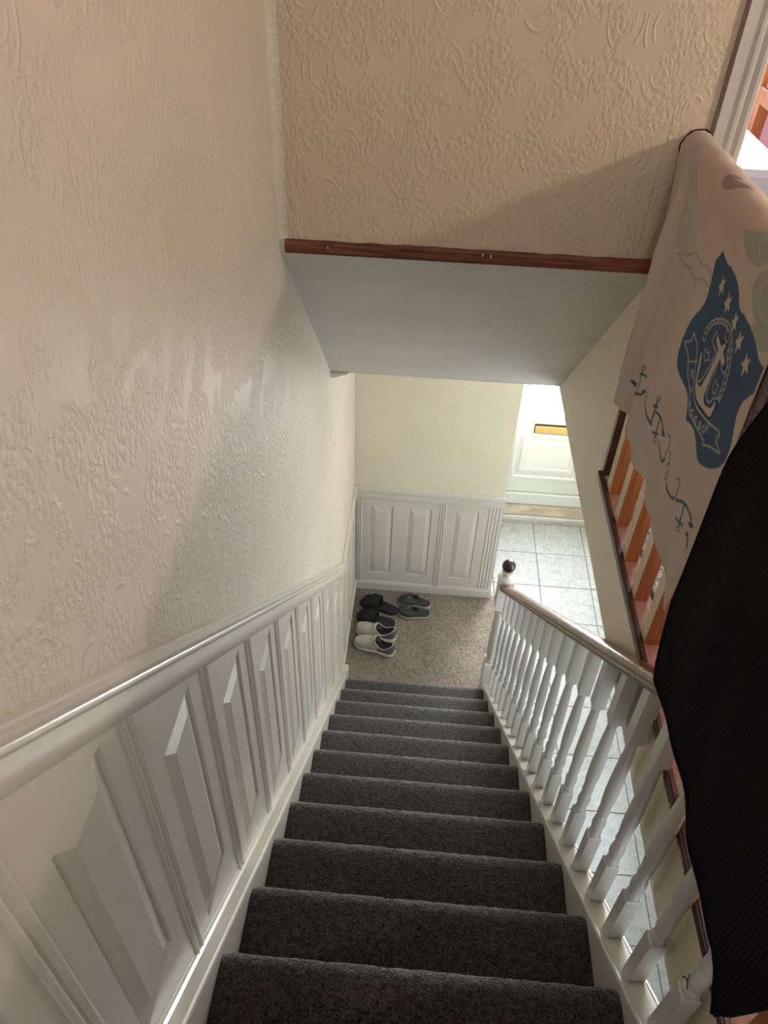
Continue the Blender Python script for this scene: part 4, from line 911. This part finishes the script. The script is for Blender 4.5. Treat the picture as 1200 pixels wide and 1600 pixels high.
def slide(loc, rz, mir, label):
    L, W = 0.268, 0.116
    o = empty('slider_slipper', loc, rz, label, 'slipper', 'pair of black strap slippers'); LOC[o.name] = Vector((0,0,0))
    sole_mb(L, W, mir, [(-0.004, lambda t_: 0.0), (0.0, lambda t_: 0.004), (0.001, lambda t_: 0.018), (-0.003, lambda t_: 0.023)]).obj('sole', M_blk, parent=o, smooth=True, angle=50)
    sole_mb(L, W, mir, [(-0.006, lambda t_: 0.0232), (-0.010, lambda t_: 0.0255)]).obj('footbed', M_blk2, parent=o)
    hf = lambda t_: lerp([(0,0.034),(0.15,0.050),(0.35,0.068),(0.60,0.078)], t_)
    arch_mb(L, W+0.004, mir, 0.10, 0.34, hf, lambda t_: 0.012, None, nt=8, shrink=-0.001, thick=0.005).obj('strap', M_blk, parent=o, smooth=True, angle=50)
    arch_mb(L, W+0.010, mir, 0.30, 0.54, lambda t_: hf(t_)+0.004, lambda t_: 0.012, None, nt=8, shrink=-0.001, thick=0.005).obj('strap', M_blk, parent=o, smooth=True, angle=50)
    return o
def clog(loc, rz, mir, label):
    L, W = 0.220, 0.098
    o = empty('garden_clog', loc, rz, label, 'shoe', 'pair of charcoal clogs'); LOC[o.name] = Vector((0,0,0))
    sole_mb(L, W, mir, [(-0.004, lambda t_: 0.0), (0.002, lambda t_: 0.005), (0.004, lambda t_: 0.014), (0.001, lambda t_: 0.022)]).obj('sole', M_clogsole, parent=o, smooth=True, angle=50)
    sole_mb(L, W, mir, [(-0.004, lambda t_: 0.021), (-0.008, lambda t_: 0.024)]).obj('footbed', M_clog, parent=o)
    hf = lambda t_: lerp([(0,0.018),(0.08,0.028),(0.25,0.036),(0.45,0.044),(0.56,0.046),(0.64,0.020),(0.8,0.014),(1,0.013)], t_)
    cut = lambda t_: None if t_ < 0.44 else min(1.2, 0.25+3.6*(t_-0.44))
    arch_mb(L, W, mir, 0.004, 0.995, hf, lambda t_: 0.020, cut, nt=40, na=22, shrink=0.001, thick=0.005).obj('upper', M_clog, parent=o, smooth=True, angle=70)
    q = MB(); q.tube([(-0.045,-0.008,0.0555),(-0.037,-0.002,0.0585),(-0.041,0.006,0.0570),(-0.033,0.010,0.0580)], 0.0022, 6); q.obj('print_mark', M_logo, parent=o)
    return o
def facing(toe, heel): return math.atan2(heel[1]-toe[1], heel[0]-toe[0])
def place(fn, toe, heel, mir, label):
    c = ((toe[0]+heel[0])/2, (toe[1]+heel[1])/2, FZ); return fn(c, facing(toe, heel), mir, label)
place(slip_on, (0.078, 0.418), (0.348, 0.343), 1, 'pale grey slip-on trainer nearest the stairs, slate heel')
place(slip_on, (0.078, 0.540), (0.350, 0.470), -1, 'pale grey slip-on trainer touching the black slippers')
place(slide, (0.080, 0.778), (0.340, 0.706), 1, 'black strap slipper nearer the far wall, toe against the left panelling')
place(slide, (0.072, 0.658), (0.328, 0.590), -1, 'black strap slipper half hidden behind the pale trainers')
place(clog, (0.347, 0.812), (0.558, 0.790), 1, 'charcoal clog with pale mark, nearest the far skirting')
place(clog, (0.345, 0.716), (0.560, 0.702), -1, 'charcoal clog with grey sole edge, nearer the stairs')

# ================================================================ bedroom glimpsed through the doorway
bd = empty('bed', (1.38, 0.9, ZL), label='low bed with pale blue-white sheet seen through the upstairs doorway', cat='bed')
M_sheet = m_simple('pale_sheet', (0.80,0.86,0.92), 0.8, 0.03, 8, bump=0.004, bscale=8)
q = MB(); q.box(1.09, 1.688, 0.165, 1.70, ZL+0.30, 3.10, 0.02); q.obj('mattress', M_sheet, parent=bd, smooth=True)
M_lilac = m_simple('lilac_valance', (0.62,0.50,0.60), 0.8, 0.04)
q = MB()
pts = [(1.10+0.575*i/40, 0.175+0.008*math.sin(i*1.3)) for i in range(41)]
vs = [(x,y,ZL+0.01) for x,y in pts]+[(x,y,ZL+0.31) for x,y in pts]; q.add(vs, [(i,i+1,41+i+1,41+i) for i in range(40)]); q.box(1.10,1.675,0.20,1.69,ZL+0.01,ZL+0.30)
q.obj('valance', M_lilac, parent=bd)
dk = empty('desk', (2.0, 1.1, ZL), label='orange pine desk with lilac top beyond the bed', cat='desk')
q = MB(); q.box(1.745,2.30,0.42,0.90,3.225,3.245,0.004); q.obj('desk_top', M_lilac, parent=dk)
q = MB(); q.box(1.735,1.775,0.40,0.93,3.165,3.225,0.003); q.box(1.735,2.31,0.40,0.42,3.165,3.225,0.003); q.box(1.775,2.31,0.905,0.93,3.165,3.225,0.003); q.obj('rail', M_orange2, parent=dk)
for (x, y) in ((1.735,0.885),(1.735,0.40),(2.27,0.885),(2.27,0.40)):
    q = MB(); q.box(x,x+0.04,y,y+0.045,ZL,3.165,0.003); q.obj('leg', M_orange2, parent=dk)
q = MB(); q.box(1.735,1.80,0.935,0.975,ZL,4.2,0.004); q.box(1.80,2.31,0.94,0.965,3.3,3.36,0.003); q.box(2.25,2.31,0.935,0.975,ZL,4.2,0.004); q.obj('upright', M_orange2, parent=dk)
